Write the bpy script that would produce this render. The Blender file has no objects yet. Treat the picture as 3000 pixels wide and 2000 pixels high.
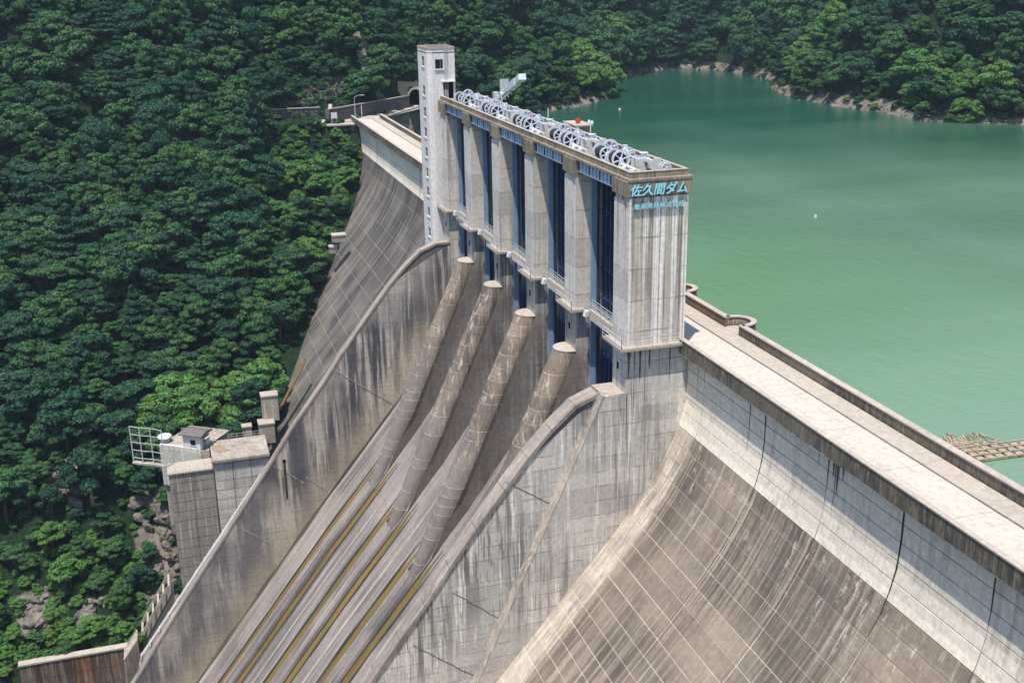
import bpy, bmesh, math, random
import numpy as np
from mathutils import Vector, Matrix
random.seed(7); rng = np.random.default_rng(7)
S = bpy.context.scene
COL = S.collection

# ------------------------------------------------------------------ camera
cam_d = bpy.data.cameras.new('camera'); cam = bpy.data.objects.new('camera', cam_d); COL.objects.link(cam)
S.camera = cam
CP = Vector((94.322, -39.986, 34.981))
YAW, PIT, ROL = 0.2979638, 0.3209917, -0.01618
_f = Vector((-math.cos(YAW)*math.cos(PIT), math.sin(YAW)*math.cos(PIT), -math.sin(PIT)))
_r = _f.cross(Vector((0, 0, 1))).normalized(); _u = _r.cross(_f)
_c, _s = math.cos(ROL), math.sin(ROL)
_R, _U = _c*_r + _s*_u, -_s*_r + _c*_u
cam.matrix_world = Matrix(((_R.x, _U.x, -_f.x, CP.x), (_R.y, _U.y, -_f.y, CP.y), (_R.z, _U.z, -_f.z, CP.z), (0, 0, 0, 1)))
cam_d.lens = 39.247; cam_d.sensor_width = 36; cam_d.clip_start = 0.5; cam_d.clip_end = 6000

# ------------------------------------------------------------------ light
SUN = Vector((0.256, -0.210, 1.0)).normalized()          # direction towards the sun
elev = math.asin(SUN.z); azi = math.atan2(SUN.x, SUN.y)
W = bpy.data.worlds.new('World'); S.world = W; W.use_nodes = True
wn = W.node_tree; bg = wn.nodes['Background']
sky = wn.nodes.new('ShaderNodeTexSky'); sky.sky_type = 'NISHITA'; sky.sun_disc = False
sky.sun_elevation = elev; sky.sun_rotation = azi; sky.altitude = 300; sky.air_density = 1.0; sky.dust_density = 1.2
wn.links.new(sky.outputs[0], bg.inputs[0]); bg.inputs[1].default_value = 0.15
sd = bpy.data.lights.new('sun', 'SUN'); sd.energy = 4.0; sd.angle = math.radians(0.5); sd.color = (1.0, 0.945, 0.865)
so = bpy.data.objects.new('sun', sd); COL.objects.link(so); so.location = (0, 0, 200)
so.rotation_euler = SUN.to_track_quat('Z', 'Y').to_euler()
S.view_settings.view_transform = 'Standard'; S.view_settings.look = 'None'
S.view_settings.gamma = 1.0; S.view_settings.exposure = 0.55; S.view_settings.use_curve_mapping = False
HAZE = 0.0001
S.cycles.volume_bounces = 0; S.cycles.max_bounces = 5; S.cycles.diffuse_bounces = 3; S.cycles.glossy_bounces = 2
S.cycles.transparent_max_bounces = 6; S.cycles.use_denoising = True

# ------------------------------------------------------------------ helpers
def tag(o, label=None, cat=None, group=None, kind=None):
    if label: o['label'] = label
    if cat: o['category'] = cat
    if group: o['group'] = group
    if kind: o['kind'] = kind
    return o

def empty(name, loc=(0, 0, 0), label=None, cat=None, group=None):
    o = bpy.data.objects.new(name, None); COL.objects.link(o); o.location = loc
    o.empty_display_size = 0.5
    return tag(o, label, cat, group)

def wloc(o):
    v = Vector((0, 0, 0))
    while o is not None: v += o.location; o = o.parent
    return v

class MB:
    """collects shapes given in world metres"""
    def __init__(s): s.v = []; s.f = []; s.mi = []
    def add(s, vs, fs, mi=0):
        b = len(s.v); s.v += [tuple(p) for p in vs]; s.f += [tuple(b+i for i in f) for f in fs]; s.mi += [mi]*len(fs); return s
    def box(s, x0, x1, y0, y1, z0, z1, mi=0):
        v = [(x, y, z) for z in (z0, z1) for y in (y0, y1) for x in (x0, x1)]
        return s.add(v, [(0, 2, 3, 1), (4, 5, 7, 6), (0, 1, 5, 4), (2, 6, 7, 3), (0, 4, 6, 2), (1, 3, 7, 5)], mi)
    def prism(s, poly, axis, a, b, mi=0):
        """poly: 2-D points; axis: the coordinate that runs from a to b"""
        n = len(poly)
        def P(p, t): return {'x': (t, p[0], p[1]), 'y': (p[0], t, p[1]), 'z': (p[0], p[1], t)}[axis]
        v = [P(p, a) for p in poly] + [P(p, b) for p in poly]
        f = [tuple(range(n))[::-1], tuple(range(n, 2*n))] + [(i, (i+1) % n, n+(i+1) % n, n+i) for i in range(n)]
        return s.add(v, f, mi)
    def bar(s, p, q, w, h=None, mi=0, up=(0, 0, 1)):
        p, q = Vector(p), Vector(q); h = h or w; d = (q-p)
        if d.length < 1e-6: return s
        d.normalize(); u = Vector(up)
        if abs(d.dot(u)) > .98: u = Vector((1, 0, 0))
        a = d.cross(u).normalized()*w/2; b = a.cross(d).normalized()*h/2
        v = [r+i*a+j*b for r in (p, q) for i, j in ((-1, -1), (1, -1), (1, 1), (-1, 1))]
        return s.add(v, [(3, 2, 1, 0), (4, 5, 6, 7), (0, 1, 5, 4), (1, 2, 6, 5), (2, 3, 7, 6), (3, 0, 4, 7)], mi)
    def tube(s, p, q, r0, r1=None, n=12, mi=0, caps=True):
        p, q = Vector(p), Vector(q); r1 = r0 if r1 is None else r1
        d = (q-p).normalized(); u = Vector((0, 0, 1)) if abs(d.z) < .9 else Vector((1, 0, 0))
        a = d.cross(u).normalized(); b = d.cross(a)
        v = [c+r*(math.cos(t)*a+math.sin(t)*b) for c, r in ((p, r0), (q, r1)) for t in [2*math.pi*k/n for k in range(n)]]
        f = [(k, (k+1) % n, n+(k+1) % n, n+k) for k in range(n)]
        if caps: f += [tuple(range(n))[::-1], tuple(range(n, 2*n))]
        return s.add(v, f, mi)
    def ring(s, c, ax, ro, ri, th, n=20, mi=0):
        c, ax = Vector(c), Vector(ax).normalized(); u = Vector((0, 0, 1)) if abs(ax.z) < .9 else Vector((1, 0, 0))
        a = ax.cross(u).normalized(); b = ax.cross(a); v = []
        for r, h in ((ro, -th/2), (ro, th/2), (ri, th/2), (ri, -th/2)):
            v += [c+ax*h+r*(math.cos(t)*a+math.sin(t)*b) for t in [2*math.pi*k/n for k in range(n)]]
        f = [(q*n+k, q*n+(k+1) % n, ((q+1) % 4)*n+(k+1) % n, ((q+1) % 4)*n+k) for q in range(4) for k in range(n)]
        return s.add(v, f, mi)
    def build(s, name, mats, parent=None, smooth=False, origin=None):
        o3 = wloc(parent) if parent is not None else Vector(origin or (0, 0, 0))
        me = bpy.data.meshes.new(name)
        me.from_pydata([(p[0]-o3.x, p[1]-o3.y, p[2]-o3.z) for p in s.v], [], s.f)
        if not isinstance(mats, (list, tuple)): mats = [mats]
        for m in mats: me.materials.append(m)
        if len(mats) > 1: me.polygons.foreach_set('material_index', s.mi)
        if smooth: me.polygons.foreach_set('use_smooth', [True]*len(s.f))
        me.update()
        bm = bmesh.new(); bm.from_mesh(me); bmesh.ops.recalc_face_normals(bm, faces=bm.faces); bm.to_mesh(me); bm.free()
        o = bpy.data.objects.new(name, me); COL.objects.link(o)
        if parent is not None: o.parent = parent
        else: o.location = o3
        return o

def copy_tree(o, parent=None):
    c = o.copy(); COL.objects.link(c); c.parent = parent
    for ch in [k for k in o.children]: copy_tree(ch, c)
    return c

# ------------------------------------------------------------------ materials
class NT:
    def __init__(s, name):
        s.m = bpy.data.materials.new(name); s.m.use_nodes = True; s.t = s.m.node_tree
        s.p = s.t.nodes['Principled BSDF']; s.g = None
    def n(s, kind, **kw):
        nd = s.t.nodes.new(kind)
        for k, v in kw.items():
            if k.startswith('i_'):
                key = k[2:]; key = int(key) if key.isdigit() else key
                if hasattr(v, 'is_linked') or isinstance(v, bpy.types.NodeSocket): s.t.links.new(v, nd.inputs[key])
                else: nd.inputs[key].default_value = v
            else: setattr(nd, k, v)
        return nd
    def pos(s):
        if s.g is None: s.g = s.n('ShaderNodeNewGeometry')
        return s.g.outputs['Position']
    def map(s, v, sc):
        return s.n('ShaderNodeVectorMath', operation='MULTIPLY', i_0=v, i_1=sc).outputs[0]
    def noise(s, v, scale=1, detail=3, rough=.55):
        return s.n('ShaderNodeTexNoise', i_Vector=v, i_Scale=scale, i_Detail=detail, i_Roughness=rough).outputs[0]
    def math(s, op, a, b=0.0, clamp=False):
        nd = s.n('ShaderNodeMath', operation=op, use_clamp=clamp)
        for i, x in enumerate((a, b)):
            if isinstance(x, bpy.types.NodeSocket): s.t.links.new(x, nd.inputs[i])
            else: nd.inputs[i].default_value = x
        return nd.outputs[0]
    def rng(s, v, a, b, c=0.0, d=1.0):
        return s.n('ShaderNodeMapRange', i_Value=v, **{'i_From Min': a, 'i_From Max': b, 'i_To Min': c, 'i_To Max': d}).outputs[0]
    def mix(s, f, a, b, mode='MIX'):
        nd = s.n('ShaderNodeMix', data_type='RGBA', blend_type=mode)
        for i, x in ((0, f), (6, a), (7, b)):
            if isinstance(x, bpy.types.NodeSocket): s.t.links.new(x, nd.inputs[i])
            elif isinstance(x, (int, float)): nd.inputs[i].default_value = x
            else: nd.inputs[i].default_value = (*x, 1)
        return nd.outputs[2]
    def xyz(s):
        return s.n('ShaderNodeSeparateXYZ', i_0=s.pos()).outputs
    def out(s, col, rough=.85, spec=.25, bump=None, bs=.3, bd=.05):
        p = s.p
        if isinstance(col, bpy.types.NodeSocket): s.t.links.new(col, p.inputs['Base Color'])
        else: p.inputs['Base Color'].default_value = (*col, 1)
        if isinstance(rough, bpy.types.NodeSocket): s.t.links.new(rough, p.inputs['Roughness'])
        else: p.inputs['Roughness'].default_value = rough
        p.inputs['Specular IOR Level'].default_value = spec
        if bump is not None:
            b = s.n('ShaderNodeBump', i_Height=bump, i_Strength=bs, i_Distance=bd); s.t.links.new(b.outputs[0], p.inputs['Normal'])
        return s.m

def concrete(name, c0, c1, dark=(.10, .095, .09), st=(1.3, 1.3, .045), amt=.6, thr=.52, lines=0.0, lineh=1.5, pale=None, palea=.5, scour=None, lowdark=0, greylow=False, palet=.56, nosetone=None,
             blot=.09, rnd=0.0, tint=None, vlines=0.0, efflo=False):
    t = NT(name); p = t.pos()
    a = t.noise(p, blot, 4, .6)
    col = t.mix(t.rng(a, .38, .64), c0, c1)
    if tint:
        tn = t.noise(t.map(p, (1.0, 1.0, .5)), blot*.55, 3, .6); col = t.mix(t.rng(tn, .46, .66, 0, tint[1]), col, tint[0])
    s1 = t.noise(t.map(p, st), 1.0, 4, .62)
    s2 = t.noise(t.map(p, tuple(k*3.1 for k in st)), 1.0, 3, .6)
    area = t.noise(t.map(p, (1, 1, .6)), .11, 2, .5)
    sk = t.math('MULTIPLY', t.rng(s1, thr, thr+.11), t.rng(area, .38, .58, .12, 1))
    sk2 = t.math('MULTIPLY', t.rng(s2, thr+.02, thr+.13), t.rng(area, .38, .56, .15, .9))
    sk = t.math('MULTIPLY', t.math('MAXIMUM', sk, sk2), amt, True)
    col = t.mix(sk, col, dark)
    if lines:
        # each pour has its own tone
        xq = t.xyz(); q1 = t.math('FLOOR', t.math('DIVIDE', t.math('ADD', xq[2], 200.0), lineh)); q2 = t.math('FLOOR', t.math('DIVIDE', t.math('ADD', xq[1], t.math('MULTIPLY', q1, 3.7)), 7.5))
        wnz = t.n('ShaderNodeTexWhiteNoise', noise_dimensions='2D', i_0=t.n('ShaderNodeCombineXYZ', i_0=q1, i_1=q2).outputs[0]).outputs['Value']
        tv = t.rng(wnz, 0, 1, .86, 1.10); col = t.mix(1.0, col, t.n('ShaderNodeCombineColor', i_0=tv, i_1=tv, i_2=tv).outputs[0], 'MULTIPLY')
    if pale:
        s3 = t.noise(t.n('ShaderNodeVectorMath', operation='ADD', i_0=t.map(p, tuple(k*1.7 for k in st)), i_1=(31, 17, 5)).outputs[0], 1.0, 4, .65)
        col = t.mix(t.math('MULTIPLY', t.rng(s3, palet, palet+.10), palea, True), col, pale)
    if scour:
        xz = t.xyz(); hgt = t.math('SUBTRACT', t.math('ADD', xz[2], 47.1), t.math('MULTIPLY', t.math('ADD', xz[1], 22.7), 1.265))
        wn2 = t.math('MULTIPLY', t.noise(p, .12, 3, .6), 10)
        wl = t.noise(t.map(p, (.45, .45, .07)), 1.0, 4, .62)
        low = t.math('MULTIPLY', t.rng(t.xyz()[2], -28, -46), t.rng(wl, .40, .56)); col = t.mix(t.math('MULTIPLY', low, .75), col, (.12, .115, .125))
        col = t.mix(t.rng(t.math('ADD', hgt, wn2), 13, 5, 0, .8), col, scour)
    if greylow:
        wn3 = t.math('MULTIPLY', t.noise(t.map(p, (.8, .8, .2)), .8, 4, .6), 16)
        col = t.mix(t.rng(t.math('ADD', t.xyz()[2], wn3), -8, -18, 0, .8), col, (.20, .18, .17))
    if nosetone:  # brown stain beside the nose line, then a darker band beyond it
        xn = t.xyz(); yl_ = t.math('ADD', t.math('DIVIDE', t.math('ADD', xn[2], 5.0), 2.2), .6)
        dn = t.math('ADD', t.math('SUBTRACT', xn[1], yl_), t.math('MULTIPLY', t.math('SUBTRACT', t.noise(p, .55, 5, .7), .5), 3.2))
        bz = t.rng(xn[2], -4.2, -6.5); dk = t.rng(dn, 5.2, 1.5, 0, .68); col = t.mix(t.math('MULTIPLY', dk, bz), col, (.115, .10, .095)); col = t.mix(t.math('MULTIPLY', t.rng(dn, 2.0, .6, 0, .95), bz), col, nosetone)
    if lowdark:  # darkens the lower flanks: water stain plus painted shade between the noses
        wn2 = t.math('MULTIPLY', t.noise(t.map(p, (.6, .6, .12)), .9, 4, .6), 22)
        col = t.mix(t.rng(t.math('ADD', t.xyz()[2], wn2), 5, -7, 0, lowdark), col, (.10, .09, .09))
    if efflo:
        zz_ = t.xyz()[2]
        e1 = t.noise(t.map(p, (1.1, .15, .5)), .9, 7, .78); band = t.math('MULTIPLY', t.rng(zz_, -16, -10.5), t.rng(zz_, -8.5, -9.5))
        e2 = t.noise(p, .07, 2, .5)
        col = t.mix(t.math('MULTIPLY', t.math('MULTIPLY', t.rng(e1, .55, .66), band), t.rng(e2, .4, .6, .2, .85), True), col, (.68, .62, .54))
    fine = t.noise(p, 2.2, 5, .7)
    col = t.mix(.55, col, t.mix(t.rng(fine, .3, .7), (.62, .62, .62), (1.22, 1.22, 1.22)), 'MULTIPLY') if False else t.mix(1.0, col, t.mix(t.rng(fine, .28, .72), (.78, .78, .78), (1.2, 1.2, 1.2)), 'MULTIPLY')
    x = t.xyz()
    wob = t.math('MULTIPLY', t.noise(p, .8, 2), .25)
    if lines:
        fr = t.math('FRACT', t.math('DIVIDE', t.math('ADD', x[2], t.math('ADD', wob, 200.0)), lineh))
        ln = t.math('LESS_THAN', fr, .05)
        brk = t.rng(t.noise(p, .5, 2), .4, .55)
        col = t.mix(t.math('MULTIPLY', t.math('MULTIPLY', ln, brk), lines), col, dark)
    if vlines:
        fr = t.math('FRACT', t.math('DIVIDE', t.math('ADD', t.math('ADD', x[0], x[1]), 400.0), 1.9))
        ln = t.math('LESS_THAN', fr, .05)
        col = t.mix(t.math('MULTIPLY', t.math('MULTIPLY', ln, t.rng(t.noise(p, .35, 2), .45, .6)), vlines), col, dark)
    if rnd:
        oi = t.n('ShaderNodeObjectInfo').outputs['Random']
        v = t.rng(oi, 0, 1, 1-rnd, 1+rnd)
        cc = t.n('ShaderNodeCombineColor', i_0=v, i_1=v, i_2=v).outputs[0]
        col = t.mix(1.0, col, cc, 'MULTIPLY')
    return t.out(col, .9, .2, fine, .35, .04)

M = {}
M['pale'] = concrete('concrete_pale', (.76, .68, .565), (.68, .61, .51), dark=(.26, .235, .20), amt=.45, thr=.56, rnd=.04, tint=((.60, .55, .46), .35))
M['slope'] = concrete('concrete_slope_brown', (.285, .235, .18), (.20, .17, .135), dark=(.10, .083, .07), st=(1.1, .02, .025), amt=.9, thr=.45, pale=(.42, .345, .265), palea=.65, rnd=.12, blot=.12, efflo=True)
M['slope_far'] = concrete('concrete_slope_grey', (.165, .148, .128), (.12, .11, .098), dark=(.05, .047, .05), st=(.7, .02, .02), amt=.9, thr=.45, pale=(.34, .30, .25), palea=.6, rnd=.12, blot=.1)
M['joint'] = concrete('concrete_joint_calcite', (.62, .53, .42), (.44, .38, .31), dark=(.25, .22, .19), amt=.4)
M['joint_far'] = concrete('concrete_joint_far', (.34, .30, .25), (.24, .21, .18), dark=(.14, .12, .11), amt=.5)
M['jdark'] = concrete('concrete_joint_dark', (.16, .15, .14), (.12, .115, .11), amt=.4)
M['rim'] = concrete('concrete_slope_edge', (.50, .44, .36), (.38, .33, .27), dark=(.16, .14, .12), st=(1.2, .02, .12), amt=.75, thr=.5, pale=(.66, .58, .47), palea=.7, rnd=.08, blot=.35)
M['road'] = concrete('road_concrete', (.50, .455, .39), (.465, .425, .365), dark=(.37, .335, .29), st=(.04, 1.3, .3), amt=.5, thr=.52)
M['kerb'] = concrete('walk_concrete', (.41, .36, .30), (.37, .325, .275), dark=(.40, .36, .31), st=(.4, .9, .3), amt=.4, thr=.56)
M['parapet'] = concrete('parapet_weathered', (.20, .17, .13), (.15, .13, .10), dark=(.055, .05, .045), st=(2.2, 2.2, .25), amt=.8, thr=.45, pale=(.33, .27, .19), palea=.65)
M['coping'] = concrete('parapet_top', (.43, .375, .315), (.36, .31, .265), dark=(.30, .26, .22), st=(1, 1, 1), amt=.4)
M['crust'] = concrete('lime_crust', (.78, .75, .70), (.55, .47, .37), dark=(.3, .22, .14), st=(2, 2, 2), amt=.4)
M['pier'] = concrete('concrete_pier', (.62, .565, .49), (.54, .495, .43), dark=(.20, .18, .16), st=(1.5, 1.5, .03), amt=.6, thr=.54, lines=.5, lineh=3.1, pale=(.78, .73, .66), palea=.5)
M['pierfront'] = concrete('concrete_pier_front', (.66, .61, .56), (.56, .52, .47), dark=(.20, .175, .155), st=(2.6, 2.6, .025), amt=.8, thr=.51, lines=.4, lineh=3.1, pale=(.84, .80, .76), palea=.7)
M['flank'] = concrete('concrete_pier_flank', (.55, .50, .44), (.36, .33, .30), dark=(.09, .085, .09), st=(.9, .9, .04), amt=.85, thr=.47, lines=.5, lineh=1.6, pale=(.72, .67, .59), palea=.65, blot=.07, lowdark=.6, nosetone=(.235, .19, .15))
M['old_wall'] = concrete('concrete_old_wall', (.36, .325, .28), (.27, .25, .22), dark=(.09, .085, .08), st=(1.4, 1.4, .05), amt=.7, thr=.5, pale=(.6, .53, .43), palea=.7)
M['sign_face'] = concrete('concrete_streaked_end', (.58, .52, .43), (.50, .45, .375), dark=(.16, .14, .12), st=(1, 2.1, .016), amt=.92, thr=.475, palet=.50, lines=.5, lineh=3.1, pale=(.90, .85, .80), palea=.95)
M['cap'] = concrete('concrete_cap_brown', (.30, .25, .185), (.23, .195, .145), dark=(.08, .07, .06), st=(2, 2, .2), amt=.8, thr=.47, pale=(.44, .38, .29), palea=.6, lines=0)
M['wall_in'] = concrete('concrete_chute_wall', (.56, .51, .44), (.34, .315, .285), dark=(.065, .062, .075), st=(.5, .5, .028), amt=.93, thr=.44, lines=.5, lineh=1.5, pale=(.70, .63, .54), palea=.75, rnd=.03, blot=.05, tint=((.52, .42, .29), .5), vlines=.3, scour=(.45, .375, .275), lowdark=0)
M['wall_out'] = concrete('concrete_outer_wall', (.62, .585, .53), (.46, .44, .405), dark=(.12, .12, .12), st=(1.2, 1.2, .08), amt=.85, thr=.5, lines=.7, lineh=1.5, pale=(.86, .83, .78), palea=.85, rnd=.03, vlines=.15, blot=.07)
M['low_wall'] = concrete('concrete_side_wall', (.62, .585, .525), (.50, .475, .43), dark=(.13, .125, .12), st=(1.2, 1.2, .05), amt=.7, thr=.52, lines=.7, lineh=1.6, pale=(.84, .79, .72), palea=.75, vlines=.2)
M['nose'] = concrete('concrete_nose', (.285, .225, .17), (.205, .168, .137), dark=(.085, .072, .066), st=(1.1, 1.1, .04), amt=.85, thr=.46, pale=(.62, .53, .42), palea=.65, rnd=.10, blot=.22, greylow=True)
M['nosering'] = concrete('concrete_nose_ring', (.34, .28, .21), (.60, .52, .42), dark=(.2, .17, .14), st=(2, 2, 1), amt=.6, blot=.5)
M['wallcap'] = concrete('concrete_wall_cap', (.34, .29, .25), (.265, .23, .20), dark=(.15, .13, .12), st=(.5, .08, .06), amt=.7, thr=.48, pale=(.55, .47, .40), palea=.5, blot=.2)
M['floor'] = concrete('chute_floor', (.29, .25, .225), (.225, .20, .18), dark=(.10, .09, .088), st=(1.0, .015, .02), amt=.8, thr=.46, pale=(.44, .39, .355), palea=.75, blot=.1)
M['rubble'] = concrete('worn_concrete', (.40, .35, .295), (.28, .245, .21), dark=(.14, .12, .11), amt=.7, thr=.5, pale=(.62, .57, .5), blot=.4)
M['rust_wall'] = concrete('rusty_concrete', (.24, .20, .155), (.17, .145, .12), dark=(.05, .035, .03), st=(1.1, 1.1, .05), amt=.85, thr=.46, pale=(.46, .41, .36), palea=.6, tint=((.22, .09, .035), .9), blot=.18)

def simple(name, c, rough=.6, spec=.4, var=.12, sc=1.5, metal=0.0):
    t = NT(name); n = t.noise(t.pos(), sc, 3)
    col = t.mix(t.rng(n, .3, .7), tuple(k*(1-var) for k in c), tuple(min(1, k*(1+var)) for k in c))
    m = t.out(col, rough, spec); t.p.inputs['Metallic'].default_value = metal; return m
M['steelblue'] = simple('blue_grey_steel', (.22, .32, .43), .5)
M['navy'] = simple('navy_gate_steel', (.028, .052, .105), .55, .3, .3, .6)
M['rib'] = simple('pale_blue_rib', (.40, .50, .60), .5)
M['white'] = simple('white_paint', (.56, .60, .64), .45)
M['rail'] = simple('railing_paint', (.50, .50, .50), .5)
M['drum'] = simple('wire_rope', (.035, .03, .032), .7, .3, .4, 8)
M['dark'] = simple('dark_opening', (.006, .007, .012), .9, .1)
M['glass'] = simple('window_glass', (.012, .016, .02), .12, .6)
M['letter'] = simple('turquoise_letter', (.36, .78, .84), .5, .4, .1)
M['letterside'] = simple('letter_side', (.05, .13, .16), .6, .4, .1)  # dark copy of the letter colour, edge shade painted in
M['tower'] = concrete('tower_render', (.74, .69, .655), (.68, .635, .605), dark=(.33, .28, .23), st=(1.6, 1.6, .03), amt=.55, thr=.58, pale=(.76, .74, .72), palea=.3)
M['hut'] = simple('hut_white_wall', (.60, .61, .61), .7, .3, .06)
M['roof'] = simple('hut_roof', (.145, .125, .12), .8, .2, .25, 2.5)
M['red'] = simple('red_siren', (.45, .06, .03), .5)
M['wood'] = simple('weathered_wood', (.34, .27, .19), .85, .2, .35, 4)
M['rusty'] = simple('rusty_iron', (.20, .125, .05), .85, .2, .4, 3)

def moss(name, c0, c1, c2):
    t = NT(name); p = t.pos()
    a = t.noise(t.map(p, (1.0, .25, .25)), .35, 3, .6); b = t.noise(t.map(p, (5, .05, .05)), 1, 3, .6)
    col = t.mix(t.rng(a, .35, .65), c0, c1); col = t.mix(t.rng(b, .5, .64, 0, .8), col, c2)
    return t.out(col, .8, .2)
M['moss'] = moss('moss_ochre', (.215, .135, .035), (.15, .115, .035), (.06, .05, .03))
M['mossg'] = moss('moss_green', (.10, .095, .03), (.065, .075, .035), (.16, .13, .05))
M['stain'] = moss('water_stain', (.10, .10, .10), (.14, .135, .13), (.07, .07, .075))
M['wet'] = moss('algae_black', (.035, .032, .03), (.05, .045, .035), (.02, .02, .02))

def rock_mat(name, c0, c1, c2, sc=.5):
    t = NT(name); p = t.pos()
    a = t.noise(p, sc, 5, .65); b = t.noise(t.map(p, (1, 1, 2.2)), sc*2.7, 5, .7)
    col = t.mix(t.rng(a, .35, .65), c0, c1); col = t.mix(t.rng(b, .48, .62), col, c2)
    return t.out(col, .95, .1, b, .9, .5)
M['rock'] = rock_mat('bare_rock', (.25, .22, .185), (.165, .148, .13), (.085, .077, .068))
M['stone'] = rock_mat('wall_stone', (.17, .16, .15), (.12, .11, .105), (.24, .22, .20), 1.2)
M['rubblestone'] = rock_mat('slope_stones', (.30, .26, .22), (.19, .165, .145), (.10, .09, .08), 1.5)

def terrain_mat():
    t = NT('hillside_soil'); p = t.pos(); x = t.xyz()
    a = t.noise(p, .25, 5, .65); b = t.noise(p, 1.1, 4, .65)
    green = t.mix(t.rng(b, .35, .65), (.008, .018, .010), (.018, .036, .014))  # kept near black: shade of the gaps put into the ground colour
    rock = t.mix(t.rng(a, .35, .65), (.25, .215, .175), (.14, .125, .11))
    rock = t.mix(t.rng(b, .5, .62), rock, (.10, .088, .075))
    at = t.n('ShaderNodeAttribute', attribute_name='rock').outputs['Fac']
    band = t.rng(t.math('ADD', at, t.math('MULTIPLY', t.math('SUBTRACT', a, .5), .9)), .42, .58)
    return t.out(t.mix(band, green, rock), .95, .1, b, .9, .6)
M['terrain'] = terrain_mat()

def leaf_mat(name, cs, yell=(.14, .205, .045)):
    t = NT(name); p = t.pos()
    oi = t.n('ShaderNodeObjectInfo').outputs['Random']
    big = t.noise(p, .022, 3, .5); sm = t.noise(p, .9, 3, .6)
    col = t.mix(oi, cs[0], cs[1])
    col = t.mix(t.rng(big, .42, .66, 0, .75), col, cs[2])
    col = t.mix(t.rng(sm, .5, .75, 0, .55), col, yell)
    t.out(col, .6, .25)
    t.p.inputs['Subsurface Weight'].default_value = 0.0
    tr = t.n('ShaderNodeBsdfTranslucent', i_Color=col); ms = t.n('ShaderNodeMixShader', i_0=.14, i_1=t.p.outputs[0], i_2=tr.outputs[0])
    t.t.links.new(ms.outputs[0], t.t.nodes['Material Output'].inputs[0])
    return t.m
M['leaf'] = leaf_mat('leaves_green', ((.029, .090, .030), (.058, .138, .038), (.036, .112, .046)))
M['leafl'] = leaf_mat('leaves_light', ((.080, .195, .040), (.11, .22, .048), (.072, .19, .050)), (.18, .24, .05))
M['leafd'] = leaf_mat('leaves_dark', ((.015, .058, .030), (.031, .088, .038), (.020, .072, .042)), (.06, .12, .035))
M['bark'] = simple('bark', (.10, .075, .055), .9, .1, .3, 3)

# water
def water_mat():
    t = NT('reservoir_water'); p = t.pos(); x = t.xyz()
    # grazing-angle reflection painted into the colour: paler by the dam, darker up the valley
    dd = t.n('ShaderNodeVectorMath', operation='DISTANCE', i_0=t.map(p, (1, 1, 0)), i_1=(40, 40, 0)).outputs['Value']
    big = t.noise(t.map(p, (1, .35, 1)), .022, 3, .55)
    k = t.math('ADD', t.rng(dd, 30, 290), t.math('MULTIPLY', t.math('SUBTRACT', big, .5), .9), True)
    col = t.mix(k, (.150, .245, .165), (.012, .066, .042))
    gr = t.noise(t.map(p, (1, 1, 1)), .03, 2, .5)
    d = t.n('ShaderNodeVectorMath', operation='DISTANCE', i_0=t.map(p, (1, 1.2, 0)), i_1=(-46, 40, 0)).outputs['Value']
    col = t.mix(t.math('MULTIPLY', t.rng(d, 62, 5), t.rng(gr, .3, .7, .35, .8)), col, (.085, .205, .062))
    w1 = t.noise(t.map(p, (1.6, 1.0, 1)), 1.1, 4, .6); w2 = t.noise(t.map(p, (1, 1.6, 1)), .23, 3, .55)
    h = t.math('ADD', w1, t.math('MULTIPLY', w2, 1.6))
    calm = t.noise(t.map(p, (.5, 1.5, 1)), .02, 3, .5)
    t.out(col, t.rng(calm, .4, .6, .12, .26), .5, h, .45, .12)
    t.p.inputs['IOR'].default_value = 1.33
    return t.m
M['water'] = water_mat()

# ------------------------------------------------------------------ terrain heights
WZ = -9.0
SHORE = np.array([(-194, 15), (-215, 31), (-221, 46), (-236, 62), (-254, 74), (-261, 92), (-285, 117), (-322, 131), (-352, 148), (-381, 180),
                  (-369, 200), (-338, 200), (-309, 195), (-285, 180), (-262, 173), (-232, 171), (-208, 175), (-187, 172), (-169, 193), (-130, 212),
                  (-60, 236), (40, 250), (130, 230), (160, 120), (118, 15)], float)
def seg_dist(X, Y, P, Q):
    d = Q-P; L = d@d; t = np.clip(((X-P[0])*d[0]+(Y-P[1])*d[1])/L, 0, 1)
    return np.hypot(X-P[0]-t*d[0], Y-P[1]-t*d[1])
def shore_sd(X, Y):
    D = np.full(X.shape, 1e9); ins = np.zeros(X.shape, bool); n = len(SHORE)
    for i in range(n):
        P, Q = SHORE[i], SHORE[(i+1) % n]
        D = np.minimum(D, seg_dist(X, Y, P, Q))
        c = ((P[1] > Y) != (Q[1] > Y)) & (X < (Q[0]-P[0])*(Y-P[1])/((Q[1]-P[1]) or 1e-9)+P[0]); ins ^= c
    return np.where(ins, -D, D)
def vnoise(X, Y, sc, seed):
    xs, ys = X/sc, Y/sc; xi, yi = np.floor(xs).astype(int), np.floor(ys).astype(int); fx, fy = xs-xi, ys-yi
    fx = fx*fx*(3-2*fx); fy = fy*fy*(3-2*fy)
    def h(a, b):
        v = np.sin(a*127.1+b*311.7+seed*74.7)*43758.5453; return v-np.floor(v)
    return (h(xi, yi)*(1-fx)+h(xi+1, yi)*fx)*(1-fy)+(h(xi, yi+1)*(1-fx)+h(xi+1, yi+1)*fx)*fy-.5
GD = np.array([(40, -128), (60, -120), (79, -108), (81.2, -74), (86, -72.5), (93, -68), (99, -62), (104, -56), (112, -49.5), (124, -44), (136, -37), (163, -21), (181, -10.5), (192, -3.5), (200, -1),
               (212, 8), (240, 30), (300, 72), (400, 135), (600, 230), (900, 320)], float)
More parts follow.
